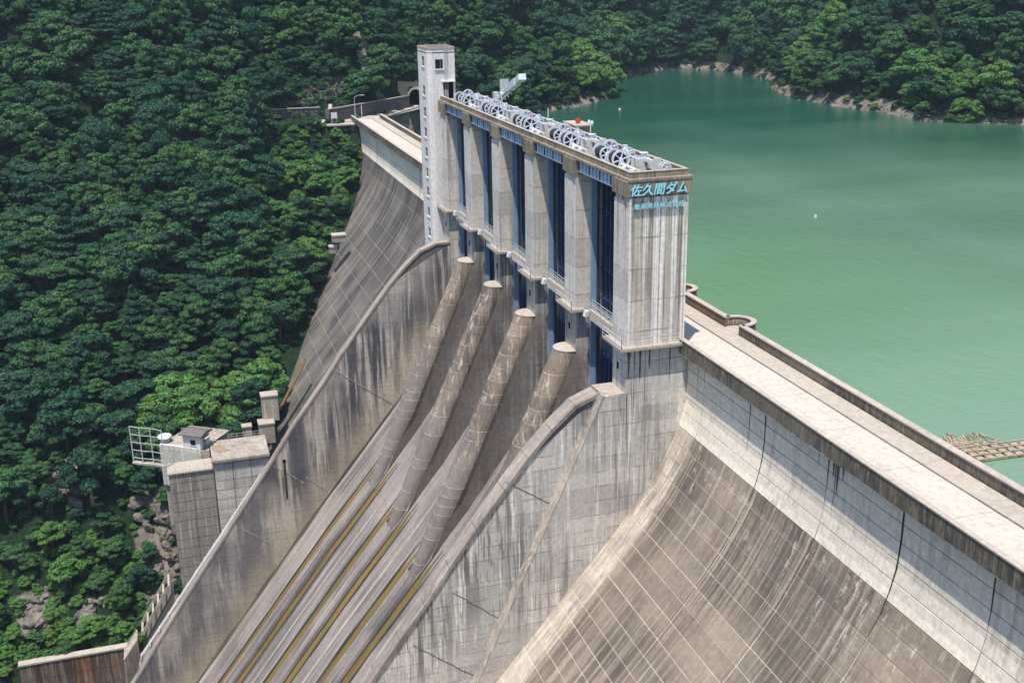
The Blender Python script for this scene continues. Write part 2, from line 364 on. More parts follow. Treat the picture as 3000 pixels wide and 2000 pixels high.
def sstep(a, b, x):
    t = np.clip((x-a)/(b-a), 0, 1); return t*t*(3-2*t)
def height(X, Y):
    X = np.asarray(X, float); Y = np.asarray(Y, float)
    nz = vnoise(X, Y, 60, 1)*2+vnoise(X, Y, 28, 2)+vnoise(X, Y, 12, 3)*.5
    d = -X
    down = np.interp(d, GD[:, 0], GD[:, 1]) + nz*np.clip((d-150)/60, .1, 1)*np.clip((np.abs(Y)-5)/30, .15, 1)*9
    down = down - np.clip(-Y-60, 0, 400)*.05
    sdv = shore_sd(X, Y)
    up = np.where(sdv > 0, WZ+np.minimum(sdv, 9)*.95+np.clip(sdv-9, 0, 60)*.95+np.clip(sdv-69, 0, 900)*.62+nz*np.clip(sdv/30, 0, 1)*12, WZ+np.maximum(sdv*.8, -14))
    t = sstep(12, 34, Y)
    h = down*(1-t)+up*t
    # upstream of the dam the lake bed starts at the dam itself
    h = np.where((Y > 14) & (sdv < 0), WZ+np.maximum(sdv*.8, -14)-.5, h)
    # right bank under the camera
    rb = -120 + np.clip((X-62)*4.4, 0, 139) - np.clip(Y-0, 0, 15)*0
    h = np.where(X > 40, np.maximum(np.where(Y < 14, np.maximum(rb, -120), h), np.where(sdv < 0, -60, h if np.ndim(h) else h)), h)
    h = np.where((X > 40) & (Y < 14), rb, h)
    # crest platform and road shelf on the left bank
    rp = [(-196.5, -14), (-195, 2), (-194, 9), (-201, 15.8), (-216.5, 28.8)]
    rd = np.min([seg_dist(X, Y, np.array(p, float), np.array(q, float)) for p, q in zip(rp[:-1], rp[1:])], axis=0)
    k = 1-sstep(4.0, 7.0, rd)
    h = h*(1-k)+(-1.0)*k
    side = (X+194.4)*.585+(Y-14.7)*.81
    h = np.where((side > .4) & (X > -218) & (X < -180) & (Y > 14.2) & (Y < 60), np.minimum(h, -14), h)
    return h

# =================================================================== SETTING: terrain, water
xs = np.concatenate([np.arange(-636, -420, 12), np.arange(-420, -60, 3.0), np.arange(-60, 321, 12)])
ys = np.concatenate([np.arange(-300, -120, 10), np.arange(-120, 260, 3.0), np.arange(260, 549, 12)])
GX, GY = np.meshgrid(xs, ys, indexing='ij'); GZ = height(GX, GY)
ROCKS = []      # (x, y, radius) of bare patches, filled below
ROCKS += [(-97, -49, 4), (-107.5, -62, 2.5), (-91, -48, 4), (-92, -70, 3.5), (-112, -36, 3)]
SD = shore_sd(GX, GY)
rock = np.where((GY > 20) & (SD > -3) & (SD < 12), 1.0, 0.0)*sstep(12.5, 7.5, SD) if False else np.where(GY > 18, np.clip((3.8-np.abs(SD))/2.0, 0, 1), 0)
for (rx, ry, rr) in ROCKS: rock = np.maximum(rock, np.clip((rr-np.hypot(GX-rx, GY-ry))/3+.5, 0, 1))
# bare band where the cliff falls to the lake
nx, ny = len(xs), len(ys)
jit = (rng.random((nx, ny))-.5)*(.5+1.1*(rock > .3))
V = np.stack([GX.ravel(), GY.ravel(), (GZ+jit).ravel()], 1)
I = np.arange(nx*ny).reshape(nx, ny)
F = np.stack([I[:-1, :-1].ravel(), I[1:, :-1].ravel(), I[1:, 1:].ravel(), I[:-1, 1:].ravel()], 1)
# leave out the cells inside the dam itself
cx = GX[:-1, :-1].ravel(); cy = GY[:-1, :-1].ravel()
me = bpy.data.meshes.new('hillside'); me.from_pydata(V.tolist(), [], F.tolist()); me.materials.append(M['terrain'])
at = me.attributes.new('rock', 'FLOAT', 'POINT'); at.data.foreach_set('value', rock.ravel().astype(np.float32))
hill = bpy.data.objects.new('hillside', me); COL.objects.link(hill); tag(hill, kind='structure')

w = MB(); w.add([(-630, 14.6, WZ), (322, 14.6, WZ), (322, 540, WZ), (-630, 540, WZ)], [(0, 1, 2, 3)])
tag(w.build('lake_water', M['water']), kind='structure')

# thin summer haze
hz = MB().box(-660, 345, -325, 575, -140, 265).build('haze', bpy.data.materials.new('haze'))
hm = hz.data.materials[0]; hm.use_nodes = True; hn = hm.node_tree; hn.nodes.clear()
ho = hn.nodes.new('ShaderNodeOutputMaterial'); hv = hn.nodes.new('ShaderNodeVolumePrincipled')
hv.inputs['Color'].default_value = (.62, .82, 1.0, 1); hv.inputs['Density'].default_value = HAZE; hv.inputs['Anisotropy'].default_value = 0
hn.links.new(hv.outputs[0], ho.inputs['Volume']); tag(hz, kind='stuff', label='thin summer haze over the valley and the lake')
# =================================================================== DAM
PROF = [(7.5, -1.3), (7.5, -4.5), (7.35, -6.5), (6.95, -8.3), (6.3, -10.2), (5.2, -12.3), (3.9, -14.6), (2.0, -17.3), (-.3, -20.2), (-4.8, -25.4), (-13.2, -35.2), (-68.0, -100.0)]
def prof_y(z):
    zs = [-p[1] for p in PROF]; return float(np.interp(-z, zs, [p[0] for p in PROF]))
RD = -0.8    # road level

def dam_section(x0, x1, label, cols, lifts, brown_from, slope_m, rimcols=(), bays=(), zb=-100.0, lb=None):
    root = empty('dam_wall', ((x0+x1)/2, 10, RD), label, 'dam')
    up_face = 14.6
    pts = [(7.5, RD-.5)]+[(y-.12, z) for y, z in [(p[0], p[1]) for p in PROF] if z > zb]
    pts = [(7.46, RD-.5)]+[(y+.06, z) for y, z in PROF if z >= zb]+[(up_face, PROF[-1][1])]+[(up_face, RD-.5)]
    b = MB(); n = len(pts)
    for i in range(n):
        p, q = pts[i], pts[(i+1) % n]
        mi = 0
        if i < n-3: mi = 1 if (p[1]+q[1])/2 < brown_from else 0
        b.add([(x0, *p), (x1, *p), (x1, *q), (x0, *q)], [(0, 1, 2, 3)], mi)
    b.add([(x0, *p) for p in pts], [tuple(range(n))]); b.add([(x1, *p) for p in pts], [tuple(range(n))])
    b.build('dam_body', [M['jdark'], M['joint'] if x0 > -10 else M['joint_far']], root)
    # face panels, one per lift and block
    for ci in range(len(cols)-1):
        a, c = cols[ci], cols[ci+1]
        for li in range(len(lifts)-1):
            zt, zl = lifts[li], lifts[li+1]
            g = .045 if (zt+zl)/2 > brown_from else .055 if x0 > -10 else .06
            zt2, zl2 = zt-g, zl+g
            seg = [zt2]+[p[1] for p in PROF if zl2 < p[1] < zt2]+[zl2]
            out = [(prof_y(z), z) for z in seg]; inn = [(y+.10, z) for y, z in out][::-1]
            mid = (zt+zl)/2
            if mid > brown_from: m = M['pale']
            elif ci in rimcols: m = M['rim']
            else: m = slope_m
            pr = random.uniform(0, .025)
            out = [(y-pr, z) for y, z in out]
            gx = .05 if mid > brown_from else .075
            if ci in (1, 3) and x0 > -10: gxl = .16 if ci else .05
            MB().prism(out+inn, 'x', a+gx, c-gx).build('face_panel', m, root)
    return root

def crest(root, x0, x1, bays, step=8.0, xd=None):
    xd = x0 if xd is None else xd
    """road slab, walk, two parapets with copings"""
    MB().box(x0, x1, 7.30, 14.6, RD-.5, RD-.02).build('road_bed', M['jdark'], root)
    xs_ = list(np.arange(x0, x1, step))+[x1]
    for a, b in zip(xs_[:-1], xs_[1:]):
        MB().box(a+.02, b-.02, 7.38, 11.75, RD-.02, RD+.03).build('road_slab', M['road'], root)
        MB().box(a+.012, b-.012, 11.83, 13.80, RD-.02, RD+.14).build('walk_slab', M['kerb'], root)
    # downstream parapet overhangs the face
    p = MB(); p.box(xd, x1, 6.50, 6.86, -1.22, .22); p.build('parapet', M['parapet'], root)
    MB().box(xd, x1, 6.865, 7.295, -1.30, -.60).build('parapet_base', M['kerb'], root)
    MB().box(xd, x1, 6.44, 6.92, .223, .34).build('parapet_coping', M['coping'], root)
    # ragged lime crust under the overhang
    c = MB(); x = xd
    while x < x1:
        L = random.uniform(.5, 1.4)
        if random.random() < .72:
            h = random.uniform(.08, .22); d = -random.uniform(.05, .07)
            c.box(x, min(x+L, x1), 6.50-d, 7.0, -1.225-h, -1.223)
        x += L
    c.build('lime_crust', M['crust'], root)
    MB().box(xd, x1, 6.95, 7.48, -1.60, -1.305).build('parapet_corbel', M['jdark'], root)
    # upstream parapet with round bays
    cur = x0
    for bx in sorted(bays)+[None]:
        end = x1 if bx is None else bx-1.45
        if end > cur:
            MB().box(cur, end, 13.95, 14.45, RD-.5, .22).build('parapet', M['parapet'], root)
            MB().box(cur, end, 13.87, 14.53, .222, .34).build('parapet_coping', M['coping'], root)
        if bx is not None:
            w_, c_ = MB(), MB(); n = 18
            for ri, ro, z0, z1, mb in ((1.45, 1.9, RD-.5, .22, w_), (1.38, 1.98, .222, .34, c_)):
                pts = []
                for k in range(n+1):
                    t = math.radians(-12+204*k/n); pts.append((math.cos(t), math.sin(t)))
                for k in range(n):
                    a, b = pts[k], pts[k+1]; P = lambda r, q: (bx+r*q[0], 14.55+r*q[1])
                    q4 = [P(ri, a), P(ro, a), P(ro, b), P(ri, b)]
                    mb.prism(q4, 'z', z0, z1)
            w_.build('round_bay', M['parapet'], root, True); c_.build('bay_coping', M['coping'], root)
            f = MB(); f.prism([(bx+1.47*math.cos(2*math.pi*k/24), 14.55+1.47*math.sin(2*math.pi*k/24)) for k in range(24)], 'z', RD-.6, RD+.125)
            f.build('bay_floor', M['kerb'], root)
            f = MB(); f.tube((bx, 14.9, -9.5), (bx, 14.9, RD-.6), .5, 1.85, 20); f.build('bay_corbel', M['parapet'], root, True)
            cur = bx+1.45

liftsR = [-1.62]+[-3-1.5*i for i in range(0, 28)]
colsR = [-.8, 3.0, 14.7, 24.5, 34.2, 43.6, 53.7, 63.0, 74.0]
damR = dam_section(-.8, 74, 'long pale dam wall with brown gridded slope right of the gate tower, foreground', colsR, liftsR, -9.5, M['slope'], rimcols=(0,))
crest(damR, -73.9, 92, [-3.9, -17.4, -60], 8.0, -.75)
# the contraction joints that weep
for i, (jx, wd, zb_) in enumerate(((14.7, .08, -11), (34.2, .10, -12.5), (12.0, .05, -7), (43.6, .06, -5.5), (1.6, .04, -5.5))):
    mb = MB(); zz = np.linspace(-1.7, zb_, 14)
    pts = [(prof_y(z)-.04, z) for z in zz]; pin = [(y+.08, z) for y, z in pts][::-1]
    o_ = random.uniform(-.02, .02)
    for k in range(13):
        ww = wd*(1-(k/13.0)**1.6)
        mb.add([(jx-ww, *pts[k]), (jx+ww, *pts[k]), (jx+ww, *pts[k+1]), (jx-ww, *pts[k+1])], [(0, 1, 2, 3)])
    mb.build('weeping_joint', M['wet'], damR)
    if wd > .1:
        mb = MB()
        for k in range(3, 13):
            for sgn in (-1, 1):
                ww = wd*(1-(k/13.0)**1.6); w2 = ww+.03+.08*random.random()
                pa = (pts[k][0]+.012, pts[k][1]); pb = (pts[k+1][0]+.012, pts[k+1][1])
                mb.add([(jx+sgn*ww, *pa), (jx+sgn*w2, *pa), (jx+sgn*w2, *pb), (jx+sgn*ww, *pb)], [(0, 1, 2, 3)])
        mb.build('moss_streak', M['moss'], damR)

liftsL = [-1.62, -4.5, -7.5]+[-10.5-3*i for i in range(0, 19)]
colsL = [-196, -188, -180, -172.5, -165, -157.5, -150, -142.5, -135, -127.5, -120, -112.5, -105, -97.5, -90, -82, -74.0]
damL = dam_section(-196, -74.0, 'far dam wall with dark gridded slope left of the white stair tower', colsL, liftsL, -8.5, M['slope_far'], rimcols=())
crest(damL, -194.5, -74.0, [], 10.0)
for jx in (-105.0, -120.0, -165):
    mb = MB(); zz = np.linspace(-1.7, -13, 8); pts = [(prof_y(z)-.04, z) for z in zz]
    for k in range(7): mb.add([(jx-.12, *pts[k]), (jx+.12, *pts[k]), (jx+.12, *pts[k+1]), (jx-.12, *pts[k+1])], [(0, 1, 2, 3)])
    mb.build('weeping_joint', M['wet'], damL)

# =================================================================== SPILLWAY GATE STRUCTURE
PW = 3.4
def xr(k): return -14*k-.8
gate = empty('gate_structure', (-36, 4, -5), 'tall concrete gate structure with five blue steel gate openings', 'gate structure')
COPE = [(.8, -5.0), (-1.5, -5.05), (-3.9, -6.0), (-6.4, -8.2), (-8.9, -10.9), (-11.4, -14.0), (-14.4, -17.8), (-17.3, -21.6), (-20.0, -25.4), (-25.4, -32.4),
        (-30.3, -39.4), (-38.0, -50.2), (-44.6, -59.4), (-53.2, -71.8), (-75, -103)]
FLOORP = [(9, -17), (4.5, -16.6), (1.5, -17.6), (-1.0, -19.8), (-4.0, -23.6), (-8.2, -29.4), (-15, -37.8), (-22.7, -47.1), (-44.7, -75.2), (-70, -107.5)]
for k in range(6):
    R_, L_ = xr(k), xr(k)-PW
    pier = empty('pier', ((R_+L_)/2, 4, -5)); pier.parent = gate; pier.location -= gate.location
    if k == 5: tag(pier, 'leftmost pier, half hidden behind the white stair tower')
    if k == 0: tag(pier, 'nearest pier, with a broad streaked end wall')
    side = M['sign_face'] if k == 0 else M['pier']
    zb = -40
    # upper shaft
    MB().box(L_, R_, .95, 7.0, -.3, 14.6).build('shaft', side, pier)
    MB().box(L_+.0, R_-.95, .80, .945, -.3, 14.2).build('front_panel', M['pierfront'], pier)
    MB().box(R_-.75, R_, .86, .945, -.3, 14.2).build('corner_strip', M['pierfront'], pier)
    # lower shaft down to the chute
    low = M['low_wall'] if k == 0 else M['pier']
    prof = [(7.5, -.31), (.86, -.31), (.86, -5.0)]
    if k == 0:
        s_ = MB(); s_.prism([(7.5, -.31), (.86, -.31), (.86, -4.9), (-1.3, -4.9), (-17.2, -39.6), (-45, -101), (7.5, -101)], 'x', -2.3, R_)
        s_.build('lower_wall', M['low_wall'], pier)
        s_ = MB(); s_.box(L_, -2.301, .86, 7.5, -40, -.31); s_.build('inner_wall', M['pier'], pier)
        MB().prism([(-1.3, -4.86), (-1.42, -4.9), (-17.32, -39.6), (-45.12, -101), (-45, -101), (-17.2, -39.6)], 'x', -2.3, R_).build('sloping_buttress_face', M['rubble'], pier)
        MB().prism([(L_, .84), (-.85, .84), (-.85, -.75), (-2.3, -1.4), (L_, -1.45)], 'z', -4.99, -4.83).build('ledge', M['coping'], pier)
    else:
        zf = -5.0; yq = -1.1+PW/2
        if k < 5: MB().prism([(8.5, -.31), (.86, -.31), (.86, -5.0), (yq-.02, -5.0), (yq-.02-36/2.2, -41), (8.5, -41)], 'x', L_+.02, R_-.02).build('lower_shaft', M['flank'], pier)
        else: MB().box(L_, R_, .86, 8.5, -42, -.31).build('lower_shaft', low, pier)
    MB().box(R_-2.2, R_-1.8, .80, .87, -2.9, -2.2).build('vent_hole', M['dark'], pier)
    # brown capital under the deck
    MB().box(L_-.15, R_+.06, .62, 7.25, 14.55 if k else 14.7, 16.12).build('capital', M['cap'], pier)
    if 0 < k < 5:
        # rounded sloping nose made of ring segments
        y0n, z0n, sl = -1.1, -5.0, 2.2
        zcuts = [-5.0]; rk = random.Random(40+k)
        while zcuts[-1] > -38: zcuts.append(zcuts[-1]-rk.choice((1.2, 1.6, 2.4, 2.6, 3.4)))
        for s_i in range(len(zcuts)-1):
            z1, z2 = zcuts[s_i], zcuts[s_i+1]+.05
            if s_i == len(zcuts)-2: z2 = -41.5
            mb = MB(); rr = PW/2; cxn = (L_+R_)/2; n = 14
            for (za, zb2, e, mi) in ((z1, z2, 0, 0), (z2, z2-.05, .015, 1)):
                ring = []
                for z in (za, zb2):
                    rr = PW/2+.012*(-5-z)-max(0, -27-z)*.085; ya = y0n-(z0n-z)/sl+rr+max(0, -27-z)*.02; f_ = e
                    pts = [(R_-.03, ya+.5+.9*(rr-PW/2))]+[(cxn+(rr+f_)*math.cos(t), ya-(rr+f_)*math.sin(t)) for t in [math.pi*q/n for q in range(n+1)]]+[(L_+.03, ya+.5+.9*(rr-PW/2))]
                    ring += [(x, min(y, .9), z) for x, y in pts]
                m_ = len(ring)//2
                mb.add(ring, [(i, i+1, m_+i+1, m_+i) for i in range(m_-1)]+[tuple(range(m_)), tuple(range(m_, 2*m_))], mi)
            o = mb.build('nose_segment', [M['nose'], M['nosering']], pier)
        rr = PW/2; mb = MB(); n = 14; ctr = (cxn, .86, -4.72)
        arc = [(cxn+(rr+.05)*math.cos(math.pi*q/n), min(y0n+rr-(rr+.05)*math.sin(math.pi*q/n), .86), -4.99) for q in range(n+1)]
        arc = [(R_+.05, .86, -4.99)]+arc+[(L_-.05, .86, -4.99)]
        top = [(x, y, -4.9) for x, y, z in arc]
        mb.add(arc+top+[ctr], [(i, i+1, len(arc)+i+1, len(arc)+i) for i in range(len(arc)-1)]+[(len(arc)+i, len(arc)+i+1, 2*len(arc)) for i in range(len(arc)-1)])
        mb.build('nose_cap', M['coping'], pier)
# hoist deck
MB().box(-74.8, xr(0)+.12, .75, 7.35, 16.122, 16.36).build('deck_slab', M['cap'], gate)
MB().box(-74.8, xr(0), 1.1, 7.3, 15.6, 16.12).build('deck_beam', M['cap'], gate)
MB().box(-74.7, xr(0)-.63, 1.36, 6.74, 16.36, 16.42).build('deck_floor', M['cap'], gate)
for nm, b in (('deck_parapet', (-74.8, xr(0)-.35, 1.10, 1.35)), ('deck_parapet', (-74.8, xr(0)-.35, 6.75, 7.0))):
    xs_ = np.linspace(b[0], b[1], 10)
    for a, c in zip(xs_[:-1], xs_[1:]): MB().box(a+.01, c-.01, b[2], b[3], 16.36, 16.90).build(nm, M['cap'], gate)
    MB().box(b[0], b[1]+.03, b[2]-.03, b[3]+.03, 16.902, 16.98).build('deck_coping', M['coping'], gate)
MB().box(xr(0)-.62, xr(0)-.37, 1.36, 6.74, 16.36, 16.90).build('deck_parapet', M['cap'], gate)
MB().box(xr(0)-.65, xr(0)-.33, 1.385, 6.715, 16.903, 16.98).build('deck_coping', M['coping'], gate)
# openings
for k in range(5):
    a, b = xr(k+1), xr(k)-PW        # right face of the far pier .. left face of the near pier
    g = empty('gate_bay', ((a+b)/2, 4, -5)); g.parent = gate; g.location -= gate.location
    MB().box(a+.16, b-.16, 1.05, 1.15, 15.02, 15.95).build('girder_web', M['rib'], g)
    MB().box(a+.16, b-.16, .93, 1.35, 14.93, 15.018).build('girder_flange', M['steelblue'], g)
    for i in range(11):
        x = a+.5+(b-a-1.0)*i/10
        MB().box(x-.045, x+.045, .93, 1.048, 15.02, 15.95).build('stiffener', M['steelblue'] if i % 3 else M['navy'], g)
    for x0_, x1_ in ((a+.002, a+.30), (b-.30, b-.002)):
        MB().box(x0_, x1_, 2.5, 3.1, -16.5, 15.0).build('gate_guide', M['steelblue'], g)
    MB().box(a+.32, a+.50, 3.1, 3.3, -16.5, 15.0).build('guide_rail', M['navy'], g)
    MB().box(a+.003, b-.003, 3.95, 4.15, -16.6, 14.4).build('gate_leaf', M['navy'], g)
    for i in range(9):
        x = a+.7+(b-a-1.4)*i/8
        MB().box(x-.09, x+.09, 3.55, 3.945, -16.6, 14.4).build('gate_rib', M['navy'], g)
    for z in np.arange(-15, 14, 3.2):
        MB().box(a+.05, b-.05, 3.7, 3.94, z, z+.18).build('gate_beam', M['navy'], g)
# ogee crest under the gates and the chute
chute = empty('spillway_chute', (-36, -20, -40), 'wide grey spillway chute striped with ochre moss, below the gates', 'spillway')
b = MB(); fl = FLOORP
xsec = np.linspace(xr(5)-.0, -4.25, 9)
for i in range(len(fl)-1):
    p, q = fl[i], fl[i+1]
    L = math.dist(p, q); n = max(1, int(L/9))
    for j in range(n):
        pa = (p[0]+(q[0]-p[0])*j/n, p[1]+(q[1]-p[1])*j/n); pb = (p[0]+(q[0]-p[0])*(j+1)/n, p[1]+(q[1]-p[1])*(j+1)/n)
        nrm = Vector((0, -(pa[1]-pb[1]), (pa[0]-pb[0]))).normalized(); 
        if nrm.z < 0: nrm = -nrm
        ga = .004
        a0 = (pa[0]+(pb[0]-pa[0])*ga, pa[1]+(pb[1]-pa[1])*ga)
        for c in range(8):
            x0_, x1_ = xsec[c]+.02, xsec[c+1]-.02
            t = -nrm*.3
            top = [(x0_, *a0), (x1_, *a0), (x1_, *pb), (x0_, *pb)]
            bot = [(v[0], v[1]+t.y, v[2]+t.z) for v in top]
            MB().add(top+bot, [(0, 1, 2, 3), (7, 6, 5, 4), (0, 4, 5, 1), (1, 5, 6, 2), (2, 6, 7, 3), (3, 7, 4, 0)]).build('chute_slab', M['floor'], chute)
def floor_z(y): return float(np.interp(-y, [-p[0] for p in FLOORP], [p[1] for p in FLOORP]))
def strip(x0f, x1f, ya, yb, lift, mat, name, wob=0.0, n=40, par=chute, th=.0):
    mb = MB(); ph = random.uniform(0, 9)
    for i in range(n+1):
        y = ya+(yb-ya)*i/n; z = floor_z(y)
        o = (math.sin(i*.7+ph)*.5+math.sin(i*1.9+ph*2))*wob*.5
        taper = min(1, i/3.0)
        xm = (x0f+x1f)/2; hw = (x1f-x0f)/2*(.15+.85*taper)*(1+.25*math.sin(i*1.3+ph))
        mb.v += [(xm-hw+o, y-lift*.78, z+lift*.62), (xm+hw+o, y-lift*.78, z+lift*.62)]
        if i: q = 2*i; mb.f.append((q-2, q-1, q+1, q)); mb.mi.append(0)
    return mb.build(name, mat, par)
# ridges that run down the chute below each pier nose
for k in range(1, 5):
    R_, L_ = xr(k), xr(k)-PW; ys_ = -15.5
    mb = MB(); mb.v = []; n = 24
    for i in range(n+1):
        y = ys_+(-70-ys_)*i/n; z = floor_z(y); hgt = .42
        for x, l_ in ((L_+.15, 0), (L_+.3, hgt), (R_-.3, hgt), (R_-.15, 0)): mb.v.append((x, y-l_*.78, z+l_*.62))
        if i:
            q = 4*i
            for c in range(3): mb.f.append((q-4+c, q-3+c, q+1+c, q+c)); mb.mi.append(0)
    mb.build('pier_wake_ridge', M['floor'], chute)
    strip(L_-1.9, L_-.3, -13.5, -70, .03, M['moss'] if k != 1 else M['mossg'], 'moss_streak', .12)
    strip(L_-2.5, L_-1.8, -13.5, -70, .035, M['wet'], 'moss_streak', .05)
    strip(L_-.4, L_+.25, -13.5, -70, .05, M['wet'], 'moss_streak', .05)
    strip(R_+.25, R_+1.7, -12.0, -70, .03, M['moss'], 'moss_streak', .15)
    strip(R_-.25, R_+.3, -12, -70, .05, M['wet'], 'moss_streak', .05)
    strip(R_+1.65, R_+2.1, -12, -70, .035, M['wet'], 'moss_streak', .05)
    strip(R_+4.9, R_+5.3, -14, -70, .02, M['coping'], 'pale_streak', .1)
strip(xr(5)+.15, xr(5)+1.3, -8, -70, .03, M['wet'], 'moss_streak', .08)
strip(xr(5)+.5, xr(5)+.95, -20, -70, .045, M['mossg'], 'moss_streak', .05)
strip(-6.3, -4.4, -9, -60, .03, M['mossg'], 'moss_streak', .15)
strip(-7.0, -6.3, -9, -60, .035, M['wet'], 'moss_streak', .1)

# training walls
def wall_poly(up_lim): return None
def sample_poly(P, y):
    return float(np.interp(-y, [-p[0] for p in P], [p[1] for p in P]))
def training_wall(name_label, x_in, x_out, face_x, face_dir, mat, cellw, cellh, ylim, zfloor, capx):
    root = empty('training_wall', ((x_in+x_out)/2, -20, -30), name_label, 'wall')
    top = [(y, z-.35) for y, z in COPE]
    bot = [(p[0], p[1]) for p in [(-75, -125), (.8, -60)]]
    MB().prism(top+bot, 'x', min(x_in, x_out), max(x_in, x_out)).build('wall_core', M['jdark'], root)
    # coping in pieces
    pts = []
    for (p, q) in zip(COPE[:-1], COPE[1:]):
        n = max(1, int(math.dist(p, q)/3.2))
        for j in range(n): pts.append(((p[0]+(q[0]-p[0])*j/n, p[1]+(q[1]-p[1])*j/n), (p[0]+(q[0]-p[0])*(j+1)/n, p[1]+(q[1]-p[1])*(j+1)/n)))
    for p, q in pts:
        e = .01
        p2 = (p[0]+(q[0]-p[0])*e, p[1]+(q[1]-p[1])*e)
        MB().prism([p2, q, (q[0]+.15, q[1]-.36), (p2[0]+.15, p2[1]-.36)], 'x', capx[0], capx[1]).build('wall_coping', M['wallcap'], root)
    # face panels
    yb = np.arange(ylim[0], ylim[1]-.1, -cellw)
    for i in range(len(yb)-1):
        ya_, yb_ = yb[i]-.012, yb[i+1]+.012
        za, zb_ = sample_poly(COPE, ya_)-.38, sample_poly(COPE, yb_)-.38
        zlo = max(zfloor(ya_), zfloor(yb_)) - 0
        zz = cellh*math.floor(za/cellh)
        tops = [za]
        z = zz
        while z > min(zfloor(ya_), zfloor(yb_))-cellh:
            # clip this cell against the sloping coping line
            hi, lo = z+cellh-.012, z+.012
            def clip(yq, zq): return zq
            poly = []
            # coping line z = za at ya_, zb_ at yb_
            cell = [(ya_, hi), (yb_, hi), (yb_, lo), (ya_, lo)]
            def inside(p): return p[1] <= za+(zb_-za)*(p[0]-ya_)/(yb_-ya_)
            def inter(p, q):
                f = lambda r: r[1]-(za+(zb_-za)*(r[0]-ya_)/(yb_-ya_)); t = f(p)/(f(p)-f(q)); return (p[0]+(q[0]-p[0])*t, p[1]+(q[1]-p[1])*t)
            for a_, b_ in zip(cell, cell[1:]+cell[:1]):
                if inside(a_):
                    poly.append(a_)
                    if not inside(b_): poly.append(inter(a_, b_))
                elif inside(b_): poly.append(inter(a_, b_))
            if len(poly) >= 3:
                pr = random.uniform(.03, .045)
                MB().prism(poly, 'x', face_x, face_x+face_dir*pr).build('wall_panel', mat, root)
            z -= cellh
    return root
lw = training_wall('far chute side wall, heavily stained, with curved coping from the stair tower', xr(5)-.05, -72.3, xr(5)-.05, 1, M['wall_in'], 9.0, 4.5, (.8, -73), lambda y: floor_z(min(y, 8))-0, (-72.3, -70.75))
rw = training_wall('near chute side wall between the chute and the sloping buttress, pale outer face', -4.22, -2.35, -2.35, 1, M['wall_out'], 7.5, 3.0, (-1.6, -40), lambda y: -5+(y+1.3)*2.18, (-4.35, -2.15))

# black weeping slot on the far chute wall
MB().box(xr(5)-.02, xr(5)+.03, -27.4, -27.1, -44.6, -38.0).build('drain_stain', M['wet'], lw)
MB().tube((xr(5)-.02, -27.25, -38), (xr(5)+.06, -27.25, -38), .28, n=10).build('drain_hole', M['dark'], lw)

for (y, w_, zt, zl) in ((1.15, .35, -.5, -3.6), (1.75, .12, -.5, -8.5), (2.35, .3, -.5, -4.2), (3.35, .25, -.5, -3.0), (2.9, .08, -.5, -10), (5.55, .14, -.5, -4.6), (1.0, .12, -5, -11), (4.4, .06, -.5, -6)):
    mb = MB(); n = 8
    for i in range(n+1):
        t = i/n; ww = w_*(1-t**1.5)*(1+.25*math.sin(9*t+y)); z = zt+(zl-zt)*t
        mb.v += [(xr(0)+.006, y-ww/2, z), (xr(0)+.006, y+ww/2, z)]
        if i: q = 2*i; mb.f.append((q-2, q-1, q+1, q)); mb.mi.append(0)
    mb.build('stain_streak', M['stain'], gate)
for (x, w_, zl) in ((24.6, .16, -4.6), (25.3, .3, -3.4), (25.9, .35, -4.8), (26.6, .2, -3.3), (23.2, .08, -3.4), (21.8, .07, -3.0), (25.6, .12, -6.5), (46.8, .12, -3.5)):
    mb = MB(); n = 8
    for i in range(n+1):
        t = i/n; ww = w_*(1-t**1.4); z = -1.65+(zl+1.65)*t; y = prof_y(z)-.045
        mb.v += [(x-ww/2, y, z), (x+ww/2, y, z)]
        if i: q = 2*i; mb.f.append((q-2, q-1, q+1, q)); mb.mi.append(0)
    mb.build('stain_streak', M['stain'], damR)
for (y0_, z0_, y1_, z1_) in ((-17.1, -24.5, -11.8, -28.9), (-21.3, -29.9, -14.9, -35.0), (-11.2, -13.2, -6.5, -16.4)):
    m = MB(); P_ = [Vector((-2.31, y0_+(y1_-y0_)*i/8, z0_+(z1_-z0_)*i/8+random.uniform(-.09, .09))) for i in range(9)]
    for p, q in zip(P_[:-1], P_[1:]): m.bar(p, q, .05, .07)
    m.build('construction_joint', M['jdark'], rw)
for (y0_, z0_, y1_, z1_) in ((-18.4, -23.9, -8.9, -31.2), (-24.2, -41.2, -20.8, -44.4), (-35.2, -48.4, -30.7, -51.9), (-29, -38.6, -24, -42.6)):
    m = MB(); P_ = [Vector((xr(5)-.0, y0_+(y1_-y0_)*i/10, z0_+(z1_-z0_)*i/10+random.uniform(-.1, .1))) for i in range(11)]
    for p, q in zip(P_[:-1], P_[1:]): m.bar(p, q, .06, random.uniform(.08, .22))
    m.build('construction_joint', M['rubble'], lw)
